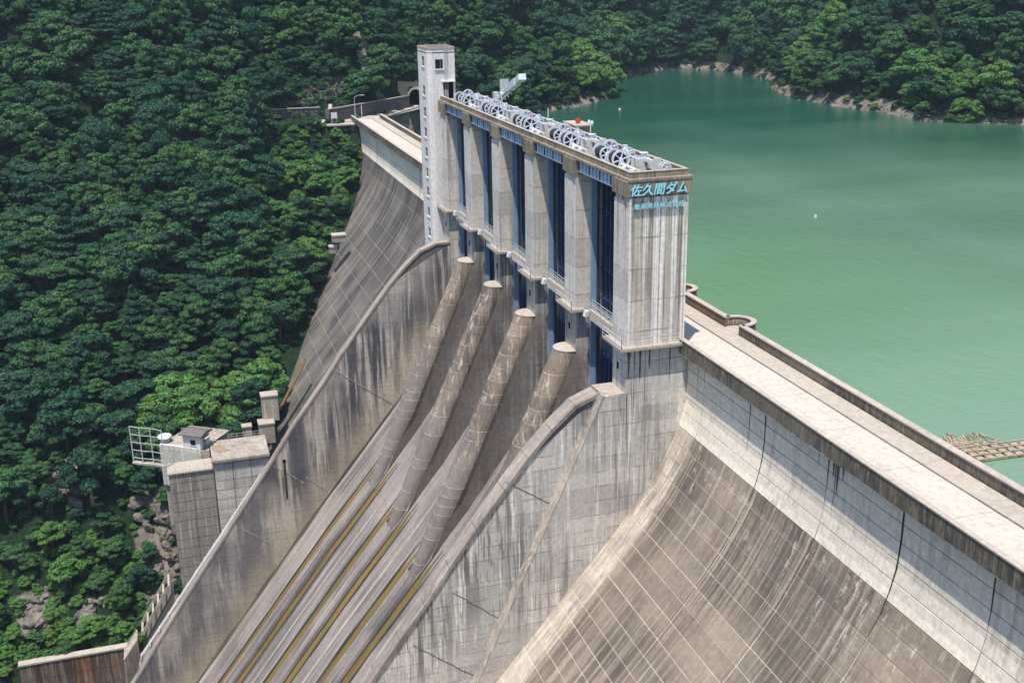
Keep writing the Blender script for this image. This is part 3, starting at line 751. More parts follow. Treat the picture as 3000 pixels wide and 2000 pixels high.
# =================================================================== ZIGZAG WALKWAY
wk = empty('walkway', (-36, .4, -.3), 'zigzag maintenance walkway with railings around the pier noses', 'walkway')
path = [(-75.0, 0.0)]
segs = []
for k in range(5, -1, -1):
    a, b_ = xr(k)-PW-.8, xr(k)+.8
    segs.append(('front', a, b_))
    if k > 0: segs.append(('cross', b_, xr(k-1)-PW-.8))
for nm, a, b_ in segs:
    if nm == 'front':
        MB().box(a, b_, .0, .795, -.26, .0).build('walk_slab', M['kerb'], wk)
        MB().box(b_-.78, b_, .797, 1.7 if b_ < 0 else 6.45, -.26, .0).build('walk_slab', M['kerb'], wk)
    else:
        MB().box(a-.1, b_+.9, 1.72, 2.5, -.22, -.02).build('walk_slab', M['kerb'], wk)
        MB().box(a, b_+.9, 1.70, 1.95, -.8, -.23).build('walk_beam', M['pier'], wk)
        # floodlight on a bracket
def railing(p, q, name='railing', h=1.05, bars=3, post=1.4):
    p, q = Vector(p), Vector(q); L = (q-p).length; n = max(1, int(L/post)); m = MB()
    for i in range(n+1):
        c = p.lerp(q, i/n); m.bar(c, c+Vector((0, 0, h)), .05)
    for j in range(bars): m.bar(p+Vector((0, 0, h*(j+1)/bars)), q+Vector((0, 0, h*(j+1)/bars)), .045)
    return m
for nm, a, b_ in segs:
    if nm == 'front':
        railing((a, .05, 0), (b_-.05, .05, 0)).build('railing', M['rail'], wk)
        railing((b_-.05, .05, 0), (b_-.05, 1.72 if b_ < 0 else 6.4, 0)).build('railing', M['rail'], wk)
    else:
        railing((a, 1.75, 0), (b_+.85, 1.75, 0)).build('railing', M['rail'], wk)
        railing((a, 2.45, 0), (b_+.85, 2.45, 0)).build('railing', M['rail'], wk)
names_ = ['rightmost', 'second from the right', 'middle', 'second from the left', 'leftmost']
for k in range(5):
    x = xr(k+1)+1.6
    f = empty('floodlight', (x, 1.4, -.35), 'white floodlight clamped under the walkway in the %s gate opening' % names_[k], 'floodlight', 'floodlights under the walkway')
    MB().prism([(1.15, -.5), (1.6, -.5), (1.7, .12), (1.35, .12)], 'x', x-.35, x+.35).build('lamp_head', M['white'], f)
    MB().bar((x, 1.65, -.25), (x, 1.65, -.8), .08).build('bracket', M['rail'], f)

# =================================================================== LETTERING
def lettering(rows):
    for text, ya, yb_, z, size, lab, sh in rows:
        root = empty('sign', (xr(0)+.05, (ya+yb_)/2, z), lab, 'sign')
        n = len(text)
        for i, ch in enumerate(text):
            c = bpy.data.curves.new('letter', 'FONT'); c.body = ch; c.size = size*1.06; c.extrude = .06; c.offset = 0; c.shear = sh; c.resolution_u = 3
            c.align_x = 'CENTER'; c.align_y = 'CENTER'
            o = bpy.data.objects.new('tmp', c); COL.objects.link(o)
            me_ = bpy.data.meshes.new_from_object(o.evaluated_get(bpy.context.evaluated_depsgraph_get()))
            bpy.data.objects.remove(o)
            bmx = bmesh.new()
            for kq, (dx_, dy_) in enumerate(((-1, -1), (1, -1), (-1, 1), (1, 1), (0, 0))):
                t0 = len(bmx.verts); bmx.from_mesh(me_); bmx.verts.ensure_lookup_table()
                for vq in bmx.verts[t0:]: vq.co += Vector((dx_*.026*size, dy_*.026*size, .004*kq))
            bmx.to_mesh(me_); bmx.free(); me_.materials.clear(); me_.materials.append(M['letter']); me_.materials.append(M['letterside'])
            for p in me_.polygons: p.material_index = 0 if p.normal.z > .5 else 1
            l = bpy.data.objects.new('letter', me_); COL.objects.link(l); l.parent = root
            y = ya+(yb_-ya)*i/(n-1)
            l.rotation_euler = (math.pi/2, 0, math.pi/2)
            l.location = (.12, y-(ya+yb_)/2, 0)
bpy.context.view_layer.update()
lettering([('佐久間ダム', 1.45, 6.15, 15.25, 1.12, 'large turquoise letters reading 佐久間ダム on the end wall', .18),
           ('電源開発株式会社', 1.55, 6.1, 13.75, .56, 'small turquoise letters reading 電源開発株式会社 below the larger row', .1)])

# =================================================================== WINCHES
def wheel(c, r, par, name='wheel'):
    m = MB(); m.ring(c, (1, 0, 0), r, r*.80, .14, 22); m.tube(Vector(c)-Vector((.16, 0, 0)), Vector(c)+Vector((.16, 0, 0)), r*.2, n=10)
    for i in range(6):
        t = math.pi*2*i/6+.3; e = Vector((0, math.cos(t), math.sin(t)))
        m.bar(Vector(c)+e*r*.15, Vector(c)+e*r*.85, .09, r*.26, up=(1, 0, 0))
    m.build(name, M['white'], par)
def make_winch(xc):
    z0 = 16.42; ax = z0+.80; yy = 2.5
    w_ = empty('gate_winch', (xc, 3.5, z0))
    for s in (-1, 1):
        x = xc+s*1.85
        MB().tube((x-.75, yy, ax), (x+.75, yy, ax), .66, n=18).build('rope_drum', M['drum'], w_, True)
        wheel((x-.82, yy, ax), .88, w_, 'drum_flange'); wheel((x+.82, yy, ax), .74 if s < 0 else .95, w_, 'drum_flange')
        wheel((x-.9 if s > 0 else x-1.9, yy+1.55, ax+.2), .85 if s < 0 else .7, w_, 'gear_wheel')
        MB().box(x-1.2, x+1.25, yy-.75, yy+.85, z0, z0+.14).build('bed_plate', M['white'], w_)
        for dx in (-1.05, 1.05):
            MB().prism([(yy-.35, z0+.14), (yy+.35, z0+.14), (yy+.12, ax+.1), (yy-.12, ax+.1)], 'x', x+dx-.07, x+dx+.07).build('bearing_stand', M['white'], w_)
    m = MB(); m.tube((xc-4, yy+1.45, ax+.12), (xc+4, yy+1.45, ax+.12), .09, n=8); m.build('line_shaft', M['white'], w_)
    for dx in (-2.2, 0.2, 2.4):
        MB().prism([(yy+1.2, z0), (yy+1.7, z0), (yy+1.55, ax+.2), (yy+1.35, ax+.2)], 'x', xc+dx-.08, xc+dx+.08).build('shaft_bearing', M['white'], w_)
    MB().box(xc+2.6, xc+3.7, yy+1.9, yy+2.7, z0, z0+.95).build('gearbox', M['white'], w_)
    m = MB(); m.tube((xc+3.0, yy+2.3, z0+.95), (xc+3.0, yy+2.3, z0+1.35), .32, n=12); m.tube((xc+3.0, yy+2.3, z0+1.35), (xc+3.0, yy+2.3, z0+1.42), .45, n=12); m.build('brake_cap', M['white'], w_)
    m = MB(); m.tube((xc+3.9, yy+2.0, z0+.6), (xc+4.9, yy+2.0, z0+.6), .38, n=14); m.build('motor', M['white'], w_)
    m = MB(); m.box(xc-1.6, xc-1.2, yy+1.9, yy+2.4, z0, z0+1.2); m.build('indicator_post', M['white'], w_)
    m = MB(); m.bar((xc-1.4, yy+2.1, z0+1.2), (xc+.5, yy+2.1, z0+.75), .22, .25); m.box(xc+.4, xc+.8, yy+1.9, yy+2.35, z0, z0+1.3); m.build('brake_lever', M['white'], w_)
    m = MB(); m.prism([(yy-.3, z0+.14), (yy+.4, z0+.14), (yy+.05, z0+.75)], 'x', xc-2.9, xc-2.4); m.tube((xc-3.2, yy, z0+.35), (xc-1.2, yy, z0+.35), .1, n=8); m.build('rope_guide', M['white'], w_)
    m = MB(); m.box(xc-.9, xc+.2, yy+.9, yy+1.15, z0, z0+.6); m.build('cable_box', M['white'], w_)
    m = MB(); m.prism([(yy-.5, z0), (yy+.5, z0), (yy, z0+.55)], 'x', xc+3.6, xc+4.3); m.tube((xc+2.8, yy, z0+.4), (xc+6.6, yy, z0+.4), .13, n=8); m.box(xc+5.6, xc+6.4, yy-.45, yy+.45, z0, z0+.35); m.build('shaft_cover', M['white'], w_)
    m = MB(); m.box(xc-4.4, xc-3.7, yy+1.3, yy+2.6, z0, z0+.7); m.tube((xc-4.0, yy+2.0, z0+.7), (xc-4.0, yy+2.0, z0+1.5), .3, .22, 10); m.build('hydraulic_unit', M['white'], w_)
    m = MB(); m.box(xc+4.6, xc+4.9, yy+1.2, yy+1.8, z0, z0+1.1); m.bar((xc+4.7, yy+1.5, z0+1.1), (xc+6.2, yy+2.2, z0+.9), .3, .3); m.box(xc+6.1, xc+6.4, yy+1.9, yy+2.6, z0, z0+1.35); m.build('limit_switch_stand', M['rail'], w_)
    for dx in (-.35, .9, 2.4, -3.1): MB().box(xc+dx-.18, xc+dx+.18, yy+2.7, yy+3.1, z0, z0+.5+.25*abs(dx)).build('pump', M['white'], w_)
    return w_
wlab = ['nearest gate winch at the right end of the hoist deck', 'second gate winch from the right end of the deck', 'middle gate winch of the five on the hoist deck',
        'second gate winch from the white stair tower', 'farthest gate winch, beside the white stair tower']
w0 = None
for k in range(5):
    xc = -14*k-9.5
    if k == 0: w0 = make_winch(xc); o = w0
    else: o = copy_tree(w0); o.location.x = xc
    tag(o, wlab[k], 'winch', 'white gate winches on the hoist deck')
# small extra drum at the very end
e = empty('cable_reel', (-2.6, 5.3, 16.42), 'small white cable reel in the corner beyond the nearest winch', 'reel')
wheel((-2.9, 5.3, 16.95), .5, e, 'reel_flange'); wheel((-2.3, 5.3, 16.95), .5, e, 'reel_flange')
MB().tube((-2.85, 5.3, 16.95), (-2.35, 5.3, 16.95), .33, n=12).build('reel_core', M['rail'], e)
MB().box(-3.1, -2.1, 5.1, 5.5, 16.42, 16.5).build('reel_base', M['white'], e)

for i, (lx, lab) in enumerate(((-27.1, 'twin headed lamp post behind the second winch'), (-62.4, 'twin headed lamp post near the stair tower end of the deck'))):
    l = empty('lamp_post', (lx, 7.2, 16.4), lab, 'lamp post', 'lamp posts on the hoist deck')
    MB().tube((lx, 7.2, 16.37), (lx, 7.2, 18.2), .07, n=8).build('post', M['white'], l)
    MB().tube((lx-.45, 7.2, 18.2), (lx+.45, 7.2, 18.2), .05, n=6).build('arm', M['white'], l)
    for s in (-1, 1): MB().tube((lx+s*.45, 7.2, 18.12), (lx+s*.45, 7.2, 18.42), .2, .12, n=10).build('lamp_head', M['white'], l)
l = empty('pole', (-42, 7.2, 16.4), 'plain thin pole left of the concrete box with the red siren', 'pole'); MB().tube((-42, 7.2, 16.37), (-42, 7.2, 18.2), .08, n=8).build('post', M['rail'], l)
l = empty('service_box', (-34.2, 8.3, -5), 'concrete box standing behind the hoist deck, carrying a red siren', 'service box')
MB().box(-36.8, -32.6, 7.4, 9.4, -9.5, 17.0).build('wall', M['cap'], l); MB().box(-37.0, -32.4, 7.36, 9.6, 17.0, 17.18).build('roof', M['coping'], l)
l = empty('siren', (-34, 8.2, 17.18), 'red siren on top of the concrete box', 'siren')
m = MB(); m.tube((-34.5, 8.2, 17.5), (-33.8, 8.2, 17.55), .18, .36, 12); m.build('horn', M['red'], l); MB().box(-34.15, -33.95, 8.1, 8.3, 17.18, 17.4).build('foot', M['rusty'], l)

# =================================================================== STAIR TOWER
tw = empty('stair_tower', (-78, 1.5, -9), 'tall white stair tower with a column of small windows', 'tower')
TP = [(-81.3, -.7), (-75.9, -.7), (-75.45, -.6), (-75.15, -.3), (-75.0, .1), (-75.0, 3.6), (-81.3, 3.6)]
Z0, Z1 = -16.0, 23.8
def tower_wall():
    m = MB()
    def quadwall(p, q, holes):
        # p, q plan points; holes: (t0,t1,z0,z1) in wall fractions, sorted by z
        P = lambda t, z: (p[0]+(q[0]-p[0])*t, p[1]+(q[1]-p[1])*t, z)
        z = Z0
        for (t0, t1, za, zb_) in sorted(holes, key=lambda h: h[2]):
            m.add([P(0, z), P(1, z), P(1, za), P(0, za)], [(0, 1, 2, 3)])
            m.add([P(0, za), P(t0, za), P(t0, zb_), P(0, zb_)], [(0, 1, 2, 3)])
            m.add([P(t1, za), P(1, za), P(1, zb_), P(t1, zb_)], [(0, 1, 2, 3)])
            # reveals
            nx_, ny_ = -(q[1]-p[1]), (q[0]-p[0]); L = math.hypot(nx_, ny_); d = (nx_/L*.10, ny_/L*.10)
            B = lambda t, z_: (P(t, z_)[0]+d[0], P(t, z_)[1]+d[1], z_)
            for (ta, z_a, tb, z_b) in ((t0, za, t1, za), (t1, za, t1, zb_), (t1, zb_, t0, zb_), (t0, zb_, t0, za)):
                m.add([P(ta, z_a), P(tb, z_b), B(tb, z_b), B(ta, z_a)], [(0, 1, 2, 3)])
            z = zb_
        m.add([P(0, z), P(1, z), P(1, Z1), P(0, Z1)], [(0, 1, 2, 3)])
    wz = [21.2, 16.8, 13.5, 10.4, 7.3, 4.1, 1.1, -2.2, -5.5]
    x0_, x1_ = -78.6, -77.0
    quadwall(TP[0], TP[1], [((x0_+81.3)/5.4, (x1_+81.3)/5.4, z, z+1.45) for z in wz])
    for i in (1, 2, 3, 5, 6): quadwall(TP[i], TP[(i+1) % 7], [])
    quadwall(TP[4], TP[5], [((.55-.1)/3.5, (1.75-.1)/3.5, 20.9, 22.3), ((1.7-.1)/3.5, (3.3-.1)/3.5, 16.42, 18.9)])
    return m, wz, x0_, x1_
m, wz, x0_, x1_ = tower_wall(); m.build('wall', M['tower'], tw)
for z in wz:
    wd = empty('window', ((x0_+x1_)/2, -.4, z)); wd.parent = tw; wd.location -= tw.location
    MB().add([(x0_, -.62, z), (x1_, -.62, z), (x1_, -.62, z+1.45), (x0_, -.62, z+1.45)], [(0, 1, 2, 3)]).build('pane', M['glass'], wd)
    MB().box(x0_-.12, x1_+.12, -.80, -.695, z-.22, z-.02).build('sill', M['hut'], wd)
    f = MB(); f.bar(((x0_+x1_)/2, -.63, z), ((x0_+x1_)/2, -.63, z+1.45), .05, .02); f.bar((x0_, -.63, z+.7), (x1_, -.63, z+.7), .02, .05); f.build('frame', M['rail'], wd)
wd = empty('window', (-75, 1.15, 20.9)); wd.parent = tw; wd.location -= tw.location
MB().add([(-75.09, .55, 20.9), (-75.09, 1.75, 20.9), (-75.09, 1.75, 22.3), (-75.09, .55, 22.3)], [(0, 1, 2, 3)]).build('pane', M['glass'], wd)
MB().box(-75.1, -74.84, .45, 1.85, 20.7, 20.88).build('sill', M['hut'], wd); MB().bar((-75.08, 1.35, 20.9), (-75.08, 1.35, 22.3), .02, .08).build('frame', M['hut'], wd)
MB().add([(-75.4, 1.7, 16.42), (-75.4, 3.3, 16.42), (-75.4, 3.3, 18.9), (-75.4, 1.7, 18.9)], [(0, 1, 2, 3)]).build('doorway', M['dark'], tw)
MB().box(-75.33, -75.27, 1.72, 2.5, 16.42, 17.7).build('door', M['rail'], tw)
MB().box(-75.15, -74.55, 1.5, 3.5, 18.93, 19.1).build('door_canopy', M['tower'], tw)
MB().prism(TP, 'z', Z1-.6, Z1-.45).build('roof', M['cap'], tw)
m = MB(); n = len(TP)
for i in range(n):
    p, q = Vector(TP[i]), Vector(TP[(i+1) % n]); c = Vector((-78, 1.5))
    pi, qi = p+(c-p).normalized()*.32, q+(c-q).normalized()*.32
    po, qo = p-(c-p).normalized()*.06, q-(c-q).normalized()*.06
    m.add([(*po, Z1), (*qo, Z1), (*qi, Z1), (*pi, Z1), (*po, Z1+.3), (*qo, Z1+.3), (*qi, Z1+.3), (*pi, Z1+.3)], [(0, 1, 5, 4), (2, 3, 7, 6), (4, 5, 6, 7), (0, 3, 2, 1)])
m.build('parapet', M['coping'], tw)
m = MB()
for y in (2.0, 2.4): m.bar((-74.88, y, 16.5), (-74.88, y, 24.6), .06)
for z in np.arange(16.8, 24.4, .4): m.bar((-74.88, 2.0, z), (-74.88, 2.4, z), .04)
m.build('ladder', M['rail'], tw)

# =================================================================== CREST FURNITURE (left bank)
def stone_wall(pts, z0, z1, label, th=1.2, mat='stone', top=None, size=1.1):
    """masonry wall: a core and every face stone its own part"""
    c = Vector(((pts[0][0]+pts[-1][0])/2, (pts[0][1]+pts[-1][1])/2, z0))
    root = empty('stone_retaining_wall', c, label, 'wall'); core = MB(); stones = 0
    for p, q in zip(pts[:-1], pts[1:]):
        p, q = Vector(p), Vector(q); d = (q-p); L = d.length; d.normalize(); nrm = Vector((-d.y, d.x)) if (Vector((1, -.3))).dot(Vector((-d.y, d.x))) > 0 else Vector((d.y, -d.x))
        core.add([(*(p), z0), (*(q), z0), (*(q-nrm*th), z0), (*(p-nrm*th), z0), (*(p), z1), (*(q), z1), (*(q-nrm*th), z1), (*(p-nrm*th), z1)],
                 [(0, 1, 5, 4), (1, 2, 6, 5), (2, 3, 7, 6), (3, 0, 4, 7), (4, 5, 6, 7)])
        z = z0; r = 0
        while z < z1-.2:
            s = (r % 2)*size*.5; h = min(size*.75, z1-z)
            while s < L:
                a = max(0, s)+.05; b_ = min(L, s+size*random.uniform(.8, 1.15))-.05
                if b_-a > .3:
                    pa, pb = p+d*a, p+d*b_; o1 = nrm*random.uniform(.06, .2)
                    m = MB(); i_ = .12
                    f1 = [(*pa, z+.04), (*pb, z+.04), (*pb, z+h-.04), (*pa, z+h-.04)]
                    pa2, pb2 = pa+d*i_+o1, pb-d*i_+o1
                    f2 = [(*pa2, z+.14), (*pb2, z+.14), (*pb2, z+h-.14), (*pa2, z+h-.14)]
                    m.add(f1+f2, [(4, 5, 6, 7), (0, 1, 5, 4), (1, 2, 6, 5), (2, 3, 7, 6), (3, 0, 4, 7)])
                    m.build('stone', M[mat], root); stones += 1
                s += (b_-a)+.1 if b_ > a else size
            z += h; r += 1
    core.build('wall_core', M['jdark'], root)
    m = MB()
    for p, q in zip(pts[:-1], pts[1:]): m.bar((p[0], p[1], z1+.1), (q[0], q[1], z1+.1), .7, .2)
    m.build('wall_coping', M['coping'], root)
    return root
def H(x, y): return float(height(np.array([float(x)]), np.array([float(y)]))[0])
stone_wall([(-192, .6), (-204.8, 14.8), (-215.4, 26.4)], -1.05, 2.3, 'dark masonry retaining wall between the crest road and the wooded slope', size=1.3)
stone_wall([(-201.6, -13), (-200.9, -.5)], -1.3, 1.9, 'low dark masonry wall at the far left end of the road', size=1.3)
m = MB(); m.bar((-192, .4, -1), (-196.6, 1.8, 3.0), .9, .5); tag(m.build('wall_pillar', M['coping']), 'slanting pale end pillar where the two masonry walls meet', 'pillar')
# lake side retaining wall
r = empty('lakeside_wall', (-206, 22, -8), 'dark concrete wall dropping to the lake behind the white stair tower', 'wall')
MB().prism([(-194.4, 14.7), (-217, 31), (-219, 29), (-196, 13.5)], 'z', -18, -1.0).build('wall', M['jdark'], r)
for i in range(5):
    for j in range(4):
        p0, p1 = Vector((-194.4, 14.7)), Vector((-217, 31)); d = p1-p0; nn = Vector((d.y, -d.x)).normalized()*-1
        if nn.x < 0: nn = -nn
        a, b = p0+d*(i+.01)/5+nn*.0, p0+d*(i+.99)/5; o1 = nn*.06
        zA, zB = -1.05-3.2*(j+1)+.06, -1.05-3.2*j-.06
        MB().add([(*a, zA), (*b, zA), (*b, zB), (*a, zB), (*(a+o1), zA), (*(b+o1), zA), (*(b+o1), zB), (*(a+o1), zB)], [(4, 5, 6, 7), (0, 1, 5, 4), (2, 3, 7, 6), (0, 3, 7, 4), (1, 2, 6, 5)]).build('wall_panel', M['rust_wall'] if False else M['parapet'], r)
MB().bar((-194.4, 14.7, -.72), (-217, 31, -.72), .45, .5).build('wall_coping', M['coping'], r)
# road on the bank
m = MB(); rp = [(-195.5, -3), (-195, 2), (-194, 9), (-201, 15.8), (-216.5, 28.8), (-224, 37)]
lft, rgt = [], []
for i, p in enumerate(rp):
    a = Vector(rp[max(0, i-1)]); b = Vector(rp[min(len(rp)-1, i+1)]); n_ = Vector((-(b-a).y, (b-a).x)).normalized()*3.1
    lft.append(Vector(p)+n_); rgt.append(Vector(p)-n_)
for i in range(len(rp)-1): m.add([(*lft[i], -.88), (*rgt[i], -.88), (*rgt[i+1], -.88), (*lft[i+1], -.88)], [(0, 1, 2, 3)])
tag(m.build('road', M['kerb']), kind='structure')
# tunnel portal
r = empty('tunnel_portal', (-218.5, 29.2, -1), 'dark arched tunnel mouth beside the white stair tower', 'tunnel')
dr = Vector((.66, -.75)); wd_ = Vector((.75, .66)); c0 = Vector((-218.3, 29.0))
m = MB(); n = 14; R0, R1 = 2.5, 3.1
P3 = lambda u_, z_, back=0: (c0.x+wd_.x*u_-dr.x*back, c0.y+wd_.y*u_-dr.y*back, z_)
arc = [(-1, -1.0)]+[(math.cos(math.pi-math.pi*q/n), 1.3+0*q) for q in range(0)]
inn = [(-R0, -1.0)]+[(R0*math.cos(math.pi-math.pi*q/n), 1.2+R0*math.sin(math.pi*q/n)) for q in range(n+1)]+[(R0, -1.0)]
out_ = [(-R1, -1.0)]+[(R1*math.cos(math.pi-math.pi*q/n), 1.2+R1*math.sin(math.pi*q/n)) for q in range(n+1)]+[(R1, -1.0)]
L = len(inn)
m.add([P3(*p) for p in inn]+[P3(*p) for p in out_]+[P3(*p, 1.5) for p in inn]+[P3(*p, 1.5) for p in out_],
      [(i, i+1, L+i+1, L+i) for i in range(L-1)]+[(L+i, L+i+1, 3*L+i+1, 3*L+i) for i in range(L-1)]); m.build('arch_ring', M['coping'], r)
m = MB(); m.add([P3(*p, .2) for p in inn]+[P3(*p, 12) for p in inn], [(i, i+1, L+i+1, L+i) for i in range(L-1)]+[tuple(range(L, 2*L))]); m.build('tunnel_lining', M['dark'], r)
m = MB()
for s in (-1, 1):
    m.add([P3(s*3.1, -1, .4), P3(s*6.5, -1, .4), P3(s*6.5, 5.6, .4), P3(s*3.1, 5.6, .4)], [(0, 1, 2, 3)])
m.add([P3(-3.1, 4.3, .4), P3(3.1, 4.3, .4), P3(3.1, 5.6, .4), P3(-3.1, 5.6, .4)], [(0, 1, 2, 3)]); m.build('portal_wall', M['stone'], r)
# stepped drain on the hillside
r = empty('stepped_drain', (-214, 15, 4), 'tall stepped concrete drain running straight up the wooded slope', 'drain')
for i in range(13):
    x = -212.5-i*1.35; z = H(x, 15)+.9
    MB().box(x-1.5, x+.1, 13.6-.02*i, 16.2-.02*i, z-2.6, z+(1.0 if i == 12 else .0)+.4*(i % 2)).build('step', M['wallcap'] if i % 3 else M['rubble'], r)
l = empty('street_lamp', (-196, 7.9, -.8), 'street lamp with a curved arm where the crest road meets the bank', 'street lamp')
MB().tube((-196, 7.9, -.9), (-196, 7.9, 4.6), .1, .06, 8).build('post', M['rail'], l); m = MB(); m.tube((-196, 7.9, 4.6), (-196, 8.9, 5.1), .05, n=6); m.tube((-196, 8.9, 5.1), (-196, 9.9, 5.15), .05, n=6); m.build('arm', M['rail'], l)
MB().box(-196.15, -195.85, 9.6, 10.5, 5.02, 5.16).build('lamp_head', M['white'], l)
l = empty('marker_pole', (-201, 10.3, -.8), 'short white pole on the road beside the masonry wall', 'pole'); MB().tube((-200, 10.3, -.9), (-200, 10.3, 2.1), .12, n=8).build('post', M['hut'], l)
l = empty('notice_box', (-189.6, 1.4, -1), 'white notice board on legs at the left end of the dam', 'notice board')
MB().box(-190, -189.85, .8, 2.3, .3, 1.75).build('board', M['hut'], l)
for y in (1.0, 2.1): MB().box(-189.98, -189.88, y-.05, y+.05, -1, .298).build('leg', M['rail'], l)
r = empty('viewing_ledge', (-191, 2.5, -1.2), 'pale concrete ledge sticking out at the left end of the dam', 'ledge')
MB().box(-192.6, -187.6, -.6, 6.3, -1.35, -1.0).build('slab', M['coping'], r)
for y in (2.6, 5.8): MB().box(-190, -188.4, y-.5, y+.5, -9, -1.352).build('support', M['parapet'], r)
# abutment steps on the toe of the dam
def cblock(x0, x1, y0, y1, z0, z1, lab, mat='rubble', capm='coping', legs=True):
    r = empty('concrete_block', ((x0+x1)/2, (y0+y1)/2, z0), lab, 'concrete block', 'concrete blocks at the foot of the far dam wall')
    MB().box(x0, x1, y0, y1, z0, z1-.3).build('body', M[mat], r); MB().box(x0-.12, x1+.12, y0-.12, y1+.12, z1-.298, z1).build('slab', M[capm], r)
cblock(-107, -104.6, -27.8, -24.8, -44.5, -39.4, 'mossy concrete block half way down the edge of the far dam wall')
cblock(-105, -102.4, -28.8, -26.0, -48, -44.0, 'pale topped concrete block just above the flat platform')
cblock(-146, -143.6, -7.2, -4.3, -20.6, -19.0, 'uppermost small concrete block on the edge of the far dam wall')
cblock(-146, -144.4, -7.9, -6.2, -23.2, -21.6, 'small concrete block directly below the uppermost one')
cblock(-99.5, -98, -32.0, -30.4, -46, -42.3, 'small square block beside the end of the platform railing')
r = empty('steel_stairs', (-108, -22.5, -40), 'rusty stair flight climbing the edge of the far dam wall', 'stairs')
m = MB(); n = 22
for i in range(n):
    t = i/n; c = Vector((-107.5, -24.4, -43.5)).lerp(Vector((-109.5, -18.6, -35.0)), t)
    MB().box(c.x-.6, c.x+.6, c.y-.15, c.y+.15, c.z, c.z+.08).build('tread', M['rusty'], r)
for dx in (-.65, .65): MB().bar((-107.5+dx, -24.4, -43.4), (-109.5+dx, -18.6, -34.9), .1, .2).build('stringer', M['rusty'], r)

# =================================================================== PLATFORM WITH THE HUT
r = empty('platform', (-89, -36, -42.5), 'flat concrete platform with gridded walls left of the chute', 'platform')
MB().box(-93.6, -85.3, -37.8, -28.7, -78, -42.95).build('core', M['jdark'], r)
MB().box(-93.7, -84.8, -38.0, -28.5, -42.94, -42.5).build('top_slab', M['rubble'], r)
MB().box(-89.5, -85.3, -45.2, -37.85, -80, -44.1).build('core', M['jdark'], r)
MB().box(-89.6, -85.0, -45.4, -38.05, -44.09, -43.85).build('top_slab', M['kerb'], r)
for (ya, yb_, nn, zt) in ((-37.8, -28.7, 3, -42.98), (-45.2, -37.95, 2, -44.12)):
    for i in range(nn):
        for j in range(16):
            y0_, y1_ = ya+(yb_-ya)*i/nn+.05, ya+(yb_-ya)*(i+1)/nn-.05; z1_ = zt-1.75*j-.05
            MB().box(-85.3, -85.22, y0_, y1_, z1_-1.63, z1_).build('wall_panel', M['low_wall'] if zt > -43.5 else M['old_wall'], r)
CR = Vector((-90.2, -39.7)); TH = math.radians(35)
dL = Vector((-math.sin(TH), -math.cos(TH))); dB = Vector((-math.cos(TH), math.sin(TH))); dRt = -dL
def rect(o_, a, b): return [tuple(o_), tuple(o_+a), tuple(o_+a+b), tuple(o_+b)]
MB().prism(rect(CR+dL*.0, dL*8.2, dB*.5), 'z', -50, -42.32).build('side_wall', M['low_wall'], r)
MB().prism(rect(CR+dB*.52, dL*8.2, dB*9)[:], 'z', -60, -42.6).build('back_fill', M['rubble'], r)
MB().prism([(-93.6, -37.8), (-90.0, -38.2), tuple(CR), tuple(CR+dB*6)], 'z', -60, -42.62).build('back_fill', M['rubble'], r)
m = MB(); railing((-85.1, -37.9, -42.5), (-85.1, -28.8, -42.5), h=.8, bars=2, post=1.5); 
railing((-85.0, -37.9, -42.5), (-85.0, -28.8, -42.5), h=.9, bars=2, post=1.5).build('railing', M['rail'], r)
railing((-93.5, -34.8, -42.5), (-93.5, -28.8, -42.5), h=.9, bars=2, post=1.5).build('railing', M['rail'], r)
railing((-85.2, -45.3, -43.85), (-85.2, -38.1, -43.85), h=.9, bars=2, post=1.2).build('railing', M['rail'], r)
railing((*(CR+dL*3.6+dB*6.0), -42.6), (*(CR+dL*7.6+dB*6.0), -42.6), h=1.0, bars=3, post=1.2).build('railing', M['rail'], r)
h = empty('hut', (-92.6, -41, -42.6), 'small white hut with an overhanging grey roof on the platform', 'hut')
HC = CR+dB*.12+dL*.05; HZ0, HZ1 = -42.6, -39.95
def hp(a, b): return HC+dRt*a+dB*b          # a: along the front face (from its left end), b: backwards
W1, W2 = 3.4, 2.9
HC = CR+dL*3.3+dB*.1
def hrect(a0, a1, b0, b1): return [tuple(hp(a0, b0)), tuple(hp(a1, b0)), tuple(hp(a1, b1)), tuple(hp(a0, b1))]
MB().prism(hrect(0, W1, 0, W2), 'z', HZ0, HZ1).build('wall', M['hut'], h)
m = MB(); e = hrect(-.55, W1+.55, -.5, W2+.5); rg = [hp(-.55, W2/2), hp(W1+.55, W2/2)]
v = [(*p, HZ1+.002) for p in e]+[(*p, HZ1+.14) for p in e]+[(*rg[0], HZ1+.55), (*rg[1], HZ1+.55)]
m.add(v, [(0, 1, 2, 3), (0, 1, 5, 4), (2, 3, 7, 6), (1, 2, 6, 9, 5), (3, 0, 4, 8, 7), (4, 5, 9, 8), (7, 8, 9, 6)]); m.build('roof', M['roof'], h)
wn_ = empty('window', (*hp(1.9, 0), -41.4)); wn_.parent = h; wn_.location -= h.location
MB().prism(hrect(1.45, 2.45, -.02, -.005), 'z', -41.75, -40.75).build('pane', M['glass'], wn_); MB().prism(hrect(1.35, 2.55, -.1, -.004), 'z', -41.87, -41.77).build('sill', M['rail'], wn_)
dd = empty('door', (*hp(W1, 1.3), -42)); dd.parent = h; dd.location -= h.location
MB().prism(hrect(W1+.005, W1+.05, .75, 1.75), 'z', -42.5, -40.7).build('leaf', M['steelblue'], dd); MB().prism(hrect(W1+.052, W1+.08, .95, 1.55), 'z', -41.5, -40.9).build('pane', M['glass'], dd)
MB().prism(hrect(W1+.006, W1+.8, .5, 2.2), 'z', -40.55, -40.47).build('door_canopy', M['hut'], h)
